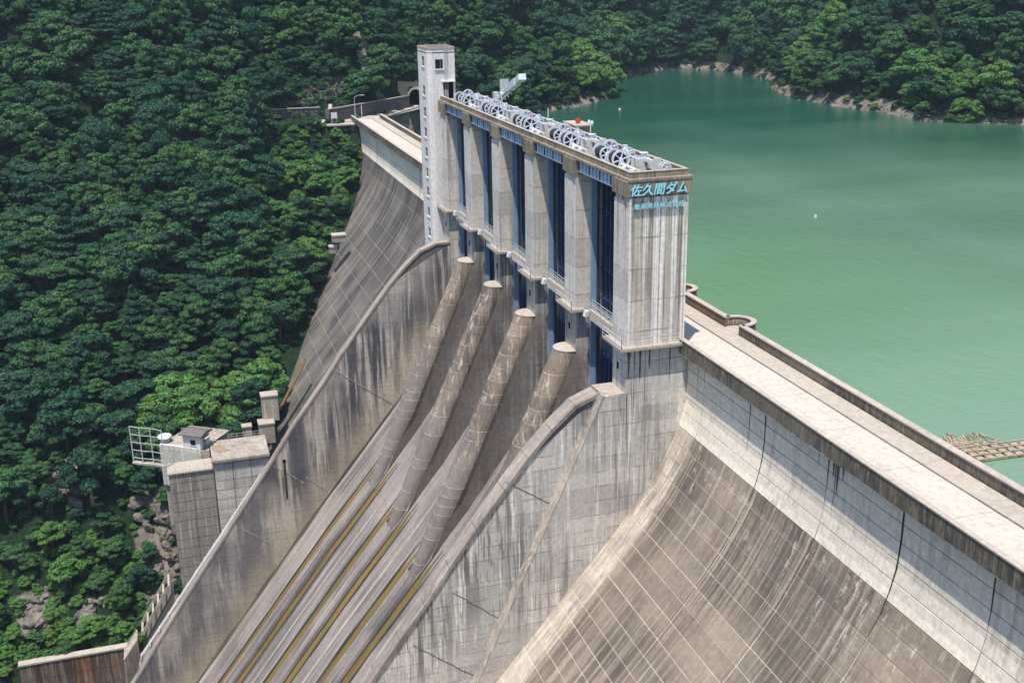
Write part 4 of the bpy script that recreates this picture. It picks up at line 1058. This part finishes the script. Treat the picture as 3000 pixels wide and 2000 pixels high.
r = empty('plank_stack', (-90, -36.9, -42.5), 'row of loose planks lying on the platform beside the hut', 'planks')
for i in range(5): MB().bar((-91.5+i*.0, -38.0+i*.45, -42.42), (-88.2, -36.7+i*.45, -42.42), .22, .14).build('plank', M['wood'], r)
r = empty('water_tank', (-96.5, -45.4, -42.4), 'round white tank lid behind the net frame, left of the hut', 'tank')
MB().tube((-96.5, -45.4, -44.5), (-96.5, -45.4, -41.7), .8, n=20).build('tank_body', M['low_wall'], r); MB().tube((-96.5, -45.4, -41.7), (-96.5, -45.4, -41.45), 1.25, 1.15, 24).build('lid', M['hut'], r)
r = empty('net_frame', (-88.5, -48, -43), 'open white steel frame standing left of the hut above the rock face', 'frame')
pts = [Vector((-89.5, -50.6, -42.6)), Vector((-88.6, -49.1, -42.7)), Vector((-88.2, -47.4, -42.9)), Vector((-87.8, -45.6, -43.4))]
for p in pts: MB().bar(p, p+Vector((0, 0, 6.4)), .16).build('post', M['rail'], r)
for j in range(5):
    for p, q in zip(pts[:-1], pts[1:]): MB().bar(p+Vector((0, 0, 6.35-1.4*j)), q+Vector((0, 0, 6.35-1.4*j)), .1).build('rail', M['rail'], r)
m = MB(); 
for p, q in zip(pts[:-1], pts[1:]): m.bar(p-Vector((0, 0, .1)), q-Vector((0, 0, .1)), .9, .3)
m.build('footing', M['kerb'], r)
# outside of the far chute wall: pipes, inclined frame, steps
r = empty('pipe_run', (-74.4, -38, -52), 'pale pipes clamped along the outside of the far chute wall', 'pipes')
for dx, m_ in ((-.5, 'rail'), (-1.1, 'hut')):
    MB().tube((-72.6+dx, -31.0, -41.2), (-72.6+dx, -52.5, -70.0), .12, n=8).build('pipe', M[m_], r)
for i in range(14):
    t = i/13; c = Vector((-74.4, -31, -41.3)).lerp(Vector((-74.4, -52.5, -70.1)), t); MB().box(c.x-.1, c.x+1.8, c.y-.12, c.y+.12, c.z-.5, c.z).build('bracket', M['rubble'], r)
MB().prism([(-30.5, -41.4), (-53, -71.5), (-53, -74), (-30.5, -44)], 'x', -74.6, -72.45).build('ledge', M['rubble'], r)
r = empty('inclined_frame', (-77, -50, -64), 'inclined pale concrete ladder frame outside the far chute wall', 'frame')
A, B = Vector((-76.0, -47.0, -59.5)), Vector((-76.0, -52.0, -67.5))
for dx in (.2, -3.6): MB().bar(A+Vector((dx, 0, 0)), B+Vector((dx, 0, 0)), .35, .5).build('side_beam', M['rubble'], r)
for i in range(6):
    c = A.lerp(B, i/5); MB().bar(c+Vector((.2, 0, 0)), c+Vector((-3.6, 0, 0)), .3, .35).build('cross_beam', M['coping'], r)
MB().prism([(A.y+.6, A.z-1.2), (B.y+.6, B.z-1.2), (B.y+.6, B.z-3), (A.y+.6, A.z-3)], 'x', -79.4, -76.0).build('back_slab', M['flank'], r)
r = empty('steps', (-77, -54, -70), 'narrow flight of concrete steps outside the far chute wall', 'steps')
for i in range(11): MB().box(-78.8, -75.4, -53.2-i*.22, -52.9-i*.22, -76, -68.3-i*.30).build('step', M['rubble'], r)
r = empty('river_wall', (-80.5, -64, -80), 'rust streaked concrete river wall in the bottom left corner', 'wall')
MB().box(-81.4, -80.42, -72, -55.2, -100, -72.3).build('core', M['jdark'], r)
for i in range(6):
    for j in range(4): MB().box(-80.42, -80.3, -72+2.8*i+.05, -72+2.8*(i+1)-.05, -72.35-2.9*(j+1)+.05, -72.35-2.9*j-.04).build('wall_panel', M['rust_wall'], r)
MB().box(-81.6, -80.15, -72.1, -55.0, -72.298, -72.0).build('coping', M['coping'], r)

# rocks
def boulder(r_, seed, flat=.6):
    bm = bmesh.new(); bmesh.ops.create_icosphere(bm, subdivisions=2, radius=1)
    rr = random.Random(seed); dirs = [Vector((rr.uniform(-1, 1), rr.uniform(-1, 1), rr.uniform(-1, 1))).normalized() for _ in range(9)]; cut = [rr.uniform(.45, .85) for _ in range(9)]
    for v in bm.verts:
        for d, c in zip(dirs, cut):
            k = v.co.dot(d)
            if k > c: v.co -= d*(k-c)*.95
        v.co *= 1+rr.uniform(-.06, .06); v.co.z *= flat
        v.co *= r_
    me_ = bpy.data.meshes.new('boulder'); bm.to_mesh(me_); bm.free(); me_.materials.append(M['rock']); return me_
BME = [boulder(1, s, .6+.1*(s % 4)) for s in range(6)]
def outcrop(cx_, cy_, rad, n, smin, smax, label, lift=.2):
    r = empty('rock_outcrop', (cx_, cy_, H(cx_, cy_)), label, 'rocks')
    for i in range(n):
        a = random.uniform(0, 6.28); q = rad*math.sqrt(random.random()); x, y = cx_+q*math.cos(a), cy_+q*math.sin(a)
        o = bpy.data.objects.new('boulder', BME[i % 6]); COL.objects.link(o); o.parent = r
        s = random.uniform(smin, smax); o.scale = (s*random.uniform(.8, 1.5), s*random.uniform(.8, 1.5), s)
        o.location = Vector((x, y, H(x, y)+lift*s))-r.location; o.rotation_euler = (random.uniform(-.5, .5), random.uniform(.2, .9), random.uniform(0, 6.28))
outcrop(-101, -49.0, 3.8, 24, .7, 1.9, 'steep rock face below the white net frame')
outcrop(-95.5, -47.4, 3.0, 18, .6, 1.5, 'broken rocks low down beside the platform wall')
outcrop(-107.5, -62, 3.6, 22, .8, 2.2, 'bare rock slab among the trees left of the net frame')
outcrop(-92.5, -69, 3.2, 20, .5, 1.3, 'tumbled rock ledge above the rust streaked river wall')
outcrop(-90.5, -60.5, 2.5, 16, .5, 1.3, 'rocks beside the inclined concrete frame')
outcrop(-114, -35.5, 3.0, 16, .5, 1.2, 'bare stony gully above the platform railing')
# loose stones on the slope above the masonry wall
mb = MB(); 
for i in range(1500):
    t = random.random(); x = -203.5-random.random()*6; y = -11+random.random()*20 if x > -208 else -7+random.random()*14
    if y > 2: x -= (y-2)*.75
    z = H(x, y); s = random.uniform(.22, .5)
    c = Vector((x, y, z+.15)); vs = [c+Vector((random.uniform(-s, s), random.uniform(-s, s), random.uniform(-s*.5, s*.7))) for _ in range(5)]
    mb.add(vs, [(0, 1, 2), (0, 2, 3), (0, 3, 4), (0, 4, 1), (1, 2, 3), (1, 3, 4)])
o = mb.build('loose_stones', M['rubblestone'], None, False, (-207, 0, 2)); tag(o, 'loose pale stones covering the slope above the masonry wall', 'stones', kind='stuff')
# shore stones
mb = MB(); cnt = 0
for i in range(len(SHORE)-4):
    P, Q = SHORE[i], SHORE[i+1]; L = math.dist(P, Q)
    for j in range(int(L*2.2)):
        t = random.random(); x, y = P+(Q-P)*t; a = random.uniform(0, 6.28); q = random.uniform(0, 5); x += q*math.cos(a); y += q*math.sin(a)
        z = H(x, y)
        if z < WZ-.5 or y < 17: continue
        s = random.uniform(.3, 1.0); c = Vector((x, y, z+.1)); vs = [c+Vector((random.uniform(-s, s), random.uniform(-s, s), random.uniform(-s*.4, s*.6))) for _ in range(5)]
        mb.add(vs, [(0, 1, 2), (0, 2, 3), (0, 3, 4), (0, 4, 1), (1, 2, 3), (1, 3, 4)])
o = mb.build('shore_stones', M['rock'], None, False, (-260, 150, WZ)); tag(o, 'pale broken stones along the bare shoreline of the lake', 'stones', kind='stuff')

# =================================================================== LAKE THINGS
r = empty('floating_boom', (16, 32, WZ), 'floating log boom on the lake beyond the right hand parapet', 'boom')
for j in range(3):
    for i in range(44):
        y = 17+i*1.04; x = 13.6+j*.95+.055*(y-17)+random.uniform(-.1, .1)
        MB().box(x-.33, x+.33, y-.36, y+.36, WZ-.1, WZ+.2+random.uniform(0, .08)).build('float', M['wood'] if (i*7+j*3) % 5 else M['rubble'], r)
for j in range(4):
    MB().bar((13.15+j*.95, 16.2, WZ+.30), (13.15+j*.95+2.5, 62, WZ+.30), .16, .12).build('walk_beam', M['wood'] if j % 2 else M['rubble'], r)
mb = MB()
for i in range(420):
    a = random.uniform(0, 6.28); q = abs(random.gauss(0, 1.0)); x, y = 12.9+q*math.cos(a)*.9, 30.0+q*math.sin(a)*1.6; L = random.uniform(.3, 1.2); b_ = random.uniform(0, 6.28)
    mb.bar((x, y, WZ+random.uniform(0, .25)), (x+L*math.cos(b_), y+L*math.sin(b_), WZ+random.uniform(0, .35)), random.uniform(.05, .16))
tag(mb.build('driftwood', M['wood'], None, False, (13, 30, WZ)), 'tangle of driftwood caught against the floating boom', 'driftwood', kind='stuff')
r = empty('buoy', (-250, 104, WZ), 'tiny white buoy on the lake near the far left shore', 'buoy'); MB().tube((-250, 104, WZ-.3), (-250, 104, WZ+.4), .45, .3, 12).build('float', M['hut'], r)
r = empty('buoy', (-82.4, 73.2, WZ), 'tiny white buoy alone in the open water to the right', 'buoy'); MB().tube((-82.4, 73.2, WZ-.2), (-82.4, 73.2, WZ+.3), .28, .2, 12).build('float', M['hut'], r)

# =================================================================== CRANE BEHIND THE DECK
r = empty('crane', (-96, 16.2, -1), 'white slanting crane arm rising behind the far end of the hoist deck', 'crane')
pA, pB = Vector((-102.5, 18, 12.6)), Vector((-86.8, 18, 17.9))
MB().bar((-99.5, 17.6, -9.6), (-99.5, 17.6, 12.6), .7, .7).build('mast', M['white'], r)
m = MB(); m.bar(pA, pA.lerp(pB, .62), .4, .5); m.build('boom', M['white'], r)
m = MB()
for dz, dy in ((.9, 0), (-1.3, 0)):
    m.bar(pA+Vector((.8, dy, dz*.4)), pA.lerp(pB, .62)+Vector((0, dy, dz*.6)), .22)
for i in range(5):
    c = pA.lerp(pB, .08+.12*i); m.bar(c+Vector((0, 0, .8)), c+Vector((1.4, 0, -.9)), .14)
m.build('truss', M['rail'], r)
MB().bar(pA.lerp(pB, .6), pA.lerp(pB, .86), 1.1, 1.2).build('boom_box', M['white'], r)
MB().bar(pA.lerp(pB, .93), pB+Vector((.5, 0, .25)), 1.3, 1.0).build('head_box', M['white'], r)
MB().bar(pA.lerp(pB, .86), pA.lerp(pB, .95), .9, .9).build('neck', M['rail'], r)
MB().box(-102.6, -101.2, 17.6, 18.4, 12.4, 14.2).build('counterweight', M['rail'], r)
MB().box(-100.0, -99.8, 18.2, 19.8, 14.2, 16.6).build('panel_board', M['rail'], r)

# =================================================================== FOREST
def crown_mesh(name, mat, lobes, leaves, seed, conifer=False, size=(.07, .12)):
    g = np.random.default_rng(seed); cs = []
    if conifer:
        for t in np.linspace(0, 1, 7):
            nn = int(7*(1-t)+2)
            for q in range(nn):
                a = 2*math.pi*(q+g.random()*.6)/nn; rr = .62*(1-t)+.05
                cs.append((rr*math.cos(a)*.8, rr*math.sin(a)*.8, -.6+2.3*t, .33*(1-t)+.10, .17))
    else:
        for q in range(lobes):
            th = math.acos(1-g.random()*1.15); ph = g.random()*6.283; rr = .72*g.random()**.35
            s = g.uniform(.13, .36); cs.append((rr*math.sin(th)*math.cos(ph)*1.15, rr*math.sin(th)*math.sin(ph), rr*math.cos(th)*1.05-.15+g.uniform(-.12, .12), s, s*g.uniform(.38, .7)))
    cs = np.array(cs); k = g.integers(0, len(cs), leaves); c = cs[k]
    d = g.normal(size=(leaves, 3)); d[:, 2] = np.where(g.random(leaves) < .7, np.abs(d[:, 2]), d[:, 2]); d /= np.linalg.norm(d, axis=1)[:, None]
    rad = g.uniform(.82, 1.08, leaves)
    P = c[:, :3]+d*np.stack([c[:, 3], c[:, 3], c[:, 4]], 1)*rad[:, None]
    nrm = d*np.array([.8, .8, 1.0])+g.normal(size=(leaves, 3))*.55+np.array([0, 0, .2]); nrm /= np.linalg.norm(nrm, axis=1)[:, None]
    t = np.cross(nrm, g.normal(size=(leaves, 3))); t /= np.linalg.norm(t, axis=1)[:, None]; b = np.cross(nrm, t)
    s = g.uniform(size[0], size[1], leaves)[:, None]
    V = np.stack([P+t*s, P+b*s*.62+nrm*s*.12, P-t*s, P-b*s*.62+nrm*s*.12], 1).reshape(-1, 3)
    F = np.arange(len(V)).reshape(-1, 4)
    # a coarse inner mass so that the crown is not see-through
    vv, ff = [], []
    bm = bmesh.new(); bmesh.ops.create_icosphere(bm, subdivisions=1, radius=1); iv = np.array([v.co[:] for v in bm.verts]); fi = [[v.index for v in f.verts] for f in bm.faces]; bm.free()
    nb = len(V)
    extra = []
    for c_ in cs:
        vv.append(iv*np.array([c_[3], c_[3], c_[4]])*.80+c_[:3]); extra += [tuple(nb+i for i in f) for f in fi]; nb += len(iv)
    V = np.concatenate([V]+vv)
    me_ = bpy.data.meshes.new(name); me_.from_pydata(V.tolist(), [], F.tolist()+extra); me_.materials.append(mat); me_.update()
    return me_
SPEC = [('leaf', 34, 6200, False), ('leafd', 40, 6600, False), ('leaf', 26, 5400, False), ('leafl', 30, 6000, False), ('leafd', 0, 4600, True), ('leafd', 30, 6000, False)]
CROWN = [crown_mesh('crown', M[m_], l_, n_, 11+i, c_, (.042, .078)) for i, (m_, l_, n_, c_) in enumerate(SPEC)]
def trunk_mesh(seed):
    g = random.Random(seed); m = MB(); top = Vector((g.uniform(-.1, .1), g.uniform(-.1, .1), -.15))
    m.tube((0, 0, -1.6), top, .085, .05, 7)
    for i in range(4):
        a = g.uniform(0, 6.28); m.tube(top-Vector((0, 0, .15*i)), top+Vector((.5*math.cos(a), .5*math.sin(a), g.uniform(.1, .45))), .04, .015, 5)
    me_ = bpy.data.meshes.new('trunk'); me_.from_pydata([tuple(p) for p in m.v], [], m.f); me_.materials.append(M['bark']); return me_
TRUNK = [trunk_mesh(s) for s in range(3)]
def project(P):
    q = P-np.array(CP); a, b, c = q@np.array(_R), q@np.array(_U), q@np.array(_f)
    c2 = np.where(c > 1, c, 1); return 1500+3270.6*a/c2, 1000-3270.6*b/c2, c
def candidates(x0, x1, y0, y1, sp):
    X, Y = np.meshgrid(np.arange(x0, x1, sp), np.arange(y0, y1, sp), indexing='ij'); X = X.ravel(); Y = Y.ravel()
    X = X+rng.uniform(-.48, .48, len(X))*sp; Y = Y+rng.uniform(-.48, .48, len(Y))*sp
    return X, Y
def forest_points(x0, x1, y0, y1, sp, margin=420, brk=0.0, tight=0.0):
    X, Y = candidates(x0, x1, y0, y1, sp); Z = height(X, Y); sd_ = shore_sd(X, Y)
    ok = np.ones(len(X), bool)
    ok &= ~((Y > 13) & (sd_ < brk+1.4+vnoise(X, Y, 14, 8)*4.5))
    yl = np.interp(-Z, [-p[1] for p in PROF], [p[0] for p in PROF]) if True else 0
    ok &= ~((X > -197) & (Y < 16) & (Y > yl-2.2+tight))
    ok &= ~((X > -82.5) & (Y < 16))
    ok &= ~((X > -97.5) & (Y > -45.8) & (Y < -27.5)); ok &= ~((X > -90) & (Y > -50) & (Y < -40))
    ok &= ~((X > -82.5) & (Y < -50))
    rp = [(-196.5, -14), (-195, 2), (-194, 9), (-201, 15.8), (-216.5, 28.8)]
    for p, q in zip(rp[:-1], rp[1:]): ok &= seg_dist(X, Y, np.array(p, float), np.array(q, float)) > 5.2-tight
    if tight == 0: ok &= ~((X > -212) & (X < -200) & (Y > -10) & (Y < 12) & (X > -207.5-np.clip(Y-2, 0, 20)*.8))
    ok &= ~((np.abs(Y-15) < 3.0) & (X < -210) & (X > -231))
    ok &= ~((np.hypot(X+218, Y-29) < 7.0))
    for rx, ry, rr in [(-107.5, -62, 2.6), (-92, -70, 2.2), (-99, -48.5, 2.6), (-95, -47.6, 2.4), (-114, -35.5, 2.0), (-90, -61, 2.0), (-378, 150, 7), (-385, 152, 6), (-290, 79, 4), (-368, 207, 8)]:
        ok &= np.hypot(X-rx, Y-ry) > rr
    u_, v_, dep = project(np.stack([X, Y, Z+4], 1))
    ok &= (dep > 20) & (u_ > -margin) & (u_ < 3000+margin) & (v_ > -260) & (v_ < 2000+margin)
    return X[ok], Y[ok], Z[ok], dep[ok], u_[ok], v_[ok]
parts_ = [forest_points(-330, -80, -170, 40, 3.7), forest_points(-560, -330, -200, 60, 6.0), forest_points(-720, -215, 40, 420, 4.6), forest_points(-215, 140, 150, 420, 4.8)]
FX, FY, FZ, FD, FU, FV = [np.concatenate([p[i] for p in parts_]) for i in range(6)]
# drop what lies behind the skyline of nearer ground (never seen from near the camera)
def visible(X, Y, Z, lift=7.0):
    vis = np.ones(len(X), bool); C_ = np.array(CP)
    for t in np.linspace(.35, .985, 26):
        px_, py_, pz_ = C_[0]+(X-C_[0])*t, C_[1]+(Y-C_[1])*t, C_[2]+(Z+lift-C_[2])*t
        vis &= ~((height(px_, py_) > pz_+6.0) & (px_ < -90))
    return vis
vis = visible(FX, FY, FZ)
FX, FY, FZ, FD, FU, FV = [a[vis] for a in (FX, FY, FZ, FD, FU, FV)]
N = len(FX)
light = vnoise(FX, FY, 38, 21)+.5*np.exp(-((FX+176)**2+(FY+9)**2)/420)
idx = np.where(rng.random(N) < .035, 4, rng.choice([0, 1, 2, 5], N, p=[.32, .24, .26, .18]))
idx = np.where(light > .20, np.where(rng.random(N) < .75, 3, idx), idx)
idx = np.where((light < .05) & (idx == 3), 1, idx); idx = np.where((FX > -100) & (FY < -55), np.where(rng.random(N) < .5, 3, 0), idx)
sc = (2.2+3.9*rng.random(N)**2.0)*np.where(FX < -330, 1.5, 1.0)*np.where((FY > 60), 1.12, 1.0)
sc = np.where(idx == 4, sc*.85, sc); sc = np.where((FX > -104) & (FY < 0), sc*.6, sc)
sc = sc*np.where((FX > -200) & (FX < -150) & (FY > -16) & (FY < 16), .75, 1)*np.where((FX > -200) & (FX < -178) & (FY > -16) & (FY < 16), .62, 1)
near = np.argsort(FD-(sc*6))
inframe = (FU > -40) & (FU < 3040) & (FV > -40) & (FV < 2040)
order = [i for i in near if inframe[i]][:300]
KIND = {3: ('light_broadleaf_tree', 'bright green rounded tree in the near forest left of the dam', 'bright green trees in the near forest'),
        4: ('conifer_tree', 'dark pointed conifer in the near forest left of the dam', 'dark conifers in the near forest'),
        0: ('broadleaf_tree', 'mid green broadleaf tree in the near forest left of the dam', 'mid green broadleaf trees in the near forest'),
        1: ('dark_broadleaf_tree', 'dark green broadleaf tree in the near forest left of the dam', 'dark green broadleaf trees in the near forest')}
KIND[2] = KIND[0]; KIND[5] = KIND[1]
proto = {}
for i in order:
    k = int(idx[i]); nm, lab, grp = KIND[k]
    t = empty(nm, (FX[i], FY[i], FZ[i]), lab, 'tree', grp)
    s = float(sc[i]); hgt = s*(1.0 if k != 4 else .9)
    c = bpy.data.objects.new('crown', CROWN[k]); COL.objects.link(c); c.parent = t; c.location = (0, 0, hgt); c.scale = (s*random.uniform(.85, 1.2), s*random.uniform(.85, 1.2), s*random.uniform(.8, 1.1)); c.rotation_euler = (random.uniform(-.12, .12), random.uniform(-.12, .12), random.uniform(0, 6.28))
    tr = bpy.data.objects.new('trunk', TRUNK[i % 3]); COL.objects.link(tr); tr.parent = t; tr.location = (0, 0, hgt); tr.scale = (s, s, s)
    proto.setdefault(k, c)

rest = np.ones(N, bool); rest[order] = False
def scatter(name, X, Y, Z, SC, IDX, label, cat, lift=.9):
    P = np.stack([X, Y, Z+SC*lift], 1)
    me_ = bpy.data.meshes.new(name); me_.from_pydata(P.tolist(), [], [])
    a = me_.attributes.new('pidx', 'INT', 'POINT'); a.data.foreach_set('value', np.asarray(IDX, np.int32))
    n_ = len(X); rot = np.stack([rng.normal(0, .16, n_), rng.normal(0, .16, n_), rng.uniform(0, 6.28, n_)], 1)
    scv = SC[:, None]*np.stack([rng.uniform(.75, 1.3, n_), rng.uniform(.75, 1.3, n_), rng.uniform(.8, 1.35, n_)], 1)
    for an, dat in (('prot', rot), ('pscale', scv)):
        a = me_.attributes.new(an, 'FLOAT_VECTOR', 'POINT'); a.data.foreach_set('vector', dat.astype(np.float32).ravel())
    o = bpy.data.objects.new(name, me_); COL.objects.link(o); tag(o, label, cat, kind='stuff')
    ng = bpy.data.node_groups.new(name, 'GeometryNodeTree')
    ng.interface.new_socket('Geometry', in_out='INPUT', socket_type='NodeSocketGeometry'); ng.interface.new_socket('Geometry', in_out='OUTPUT', socket_type='NodeSocketGeometry')
    gi = ng.nodes.new('NodeGroupInput'); go = ng.nodes.new('NodeGroupOutput'); iop = ng.nodes.new('GeometryNodeInstanceOnPoints')
    g2i = ng.nodes.new('GeometryNodeGeometryToInstance')
    for k in sorted(proto, reverse=True):
        oi = ng.nodes.new('GeometryNodeObjectInfo'); oi.transform_space = 'ORIGINAL'; oi.inputs['Object'].default_value = proto[k]; oi.inputs['As Instance'].default_value = True
        ng.links.new(oi.outputs['Geometry'], g2i.inputs[0])
    # one instance source per kind, picked by index
    jn = ng.nodes.new('GeometryNodeJoinGeometry'); ng.nodes.remove(g2i)
    for k in sorted(proto):
        pass
    ois = [nd for nd in ng.nodes if nd.bl_idname == 'GeometryNodeObjectInfo']
    for nd in ois: ng.links.new(nd.outputs['Geometry'], jn.inputs[0])
    def attr(nm, ty):
        nd = ng.nodes.new('GeometryNodeInputNamedAttribute'); nd.data_type = ty; nd.inputs['Name'].default_value = nm; return nd.outputs['Attribute']
    ng.links.new(gi.outputs[0], iop.inputs['Points']); ng.links.new(jn.outputs[0], iop.inputs['Instance'])
    iop.inputs['Pick Instance'].default_value = True
    ng.links.new(attr('pidx', 'INT'), iop.inputs['Instance Index'])
    ng.links.new(attr('prot', 'FLOAT_VECTOR'), iop.inputs['Rotation'])
    ng.links.new(attr('pscale', 'FLOAT_VECTOR'), iop.inputs['Scale'])
    ng.links.new(iop.outputs[0], go.inputs[0])
    md = o.modifiers.new('scatter', 'NODES'); md.node_group = ng
    return o
kk = sorted(proto); remap = np.zeros(8, int)
for n_, k in enumerate(kk): remap[k] = n_
far = rest & (FY > 45); nearr = rest & ~(FY > 45)
scatter('hillside_forest', FX[nearr], FY[nearr], FZ[nearr], sc[nearr], remap[idx[nearr]], 'dense green forest covering the whole steep slope left of the dam', 'forest')
scatter('far_forest', FX[far], FY[far], FZ[far], sc[far], remap[idx[far]], 'dark forest on the hills across the lake', 'forest')
# undergrowth
ux, uy, uz, ud, uu, uv = [np.concatenate(z) for z in zip(*[forest_points(-240, -80, -100, 30, 1.9, 420, -2.0, 1.6), forest_points(-420, 60, 40, 290, 4.2, 420, -2.2)])]
k_ = vnoise(ux, uy, 9, 5)
sel = (rng.random(len(ux)) < .55) | ((ux > -101) & (uy < -50)) | (uy > 60) | ((ux < -176) & (uy > -32) & (uy < 14))
ux, uy, uz = ux[sel], uy[sel], uz[sel]
us = rng.uniform(.7, 1.5, len(ux))*np.where(uy > 60, 1.5, 1); ui = np.where((ux > -101) & (uy < -50) & (uy > -110), 3, rng.choice([0, 1, 3, 1, 2], len(ux)))
scatter('undergrowth', ux, uy, uz, us, remap[ui], 'low bushes filling the gaps between the trees on the slopes', 'bushes', .3)
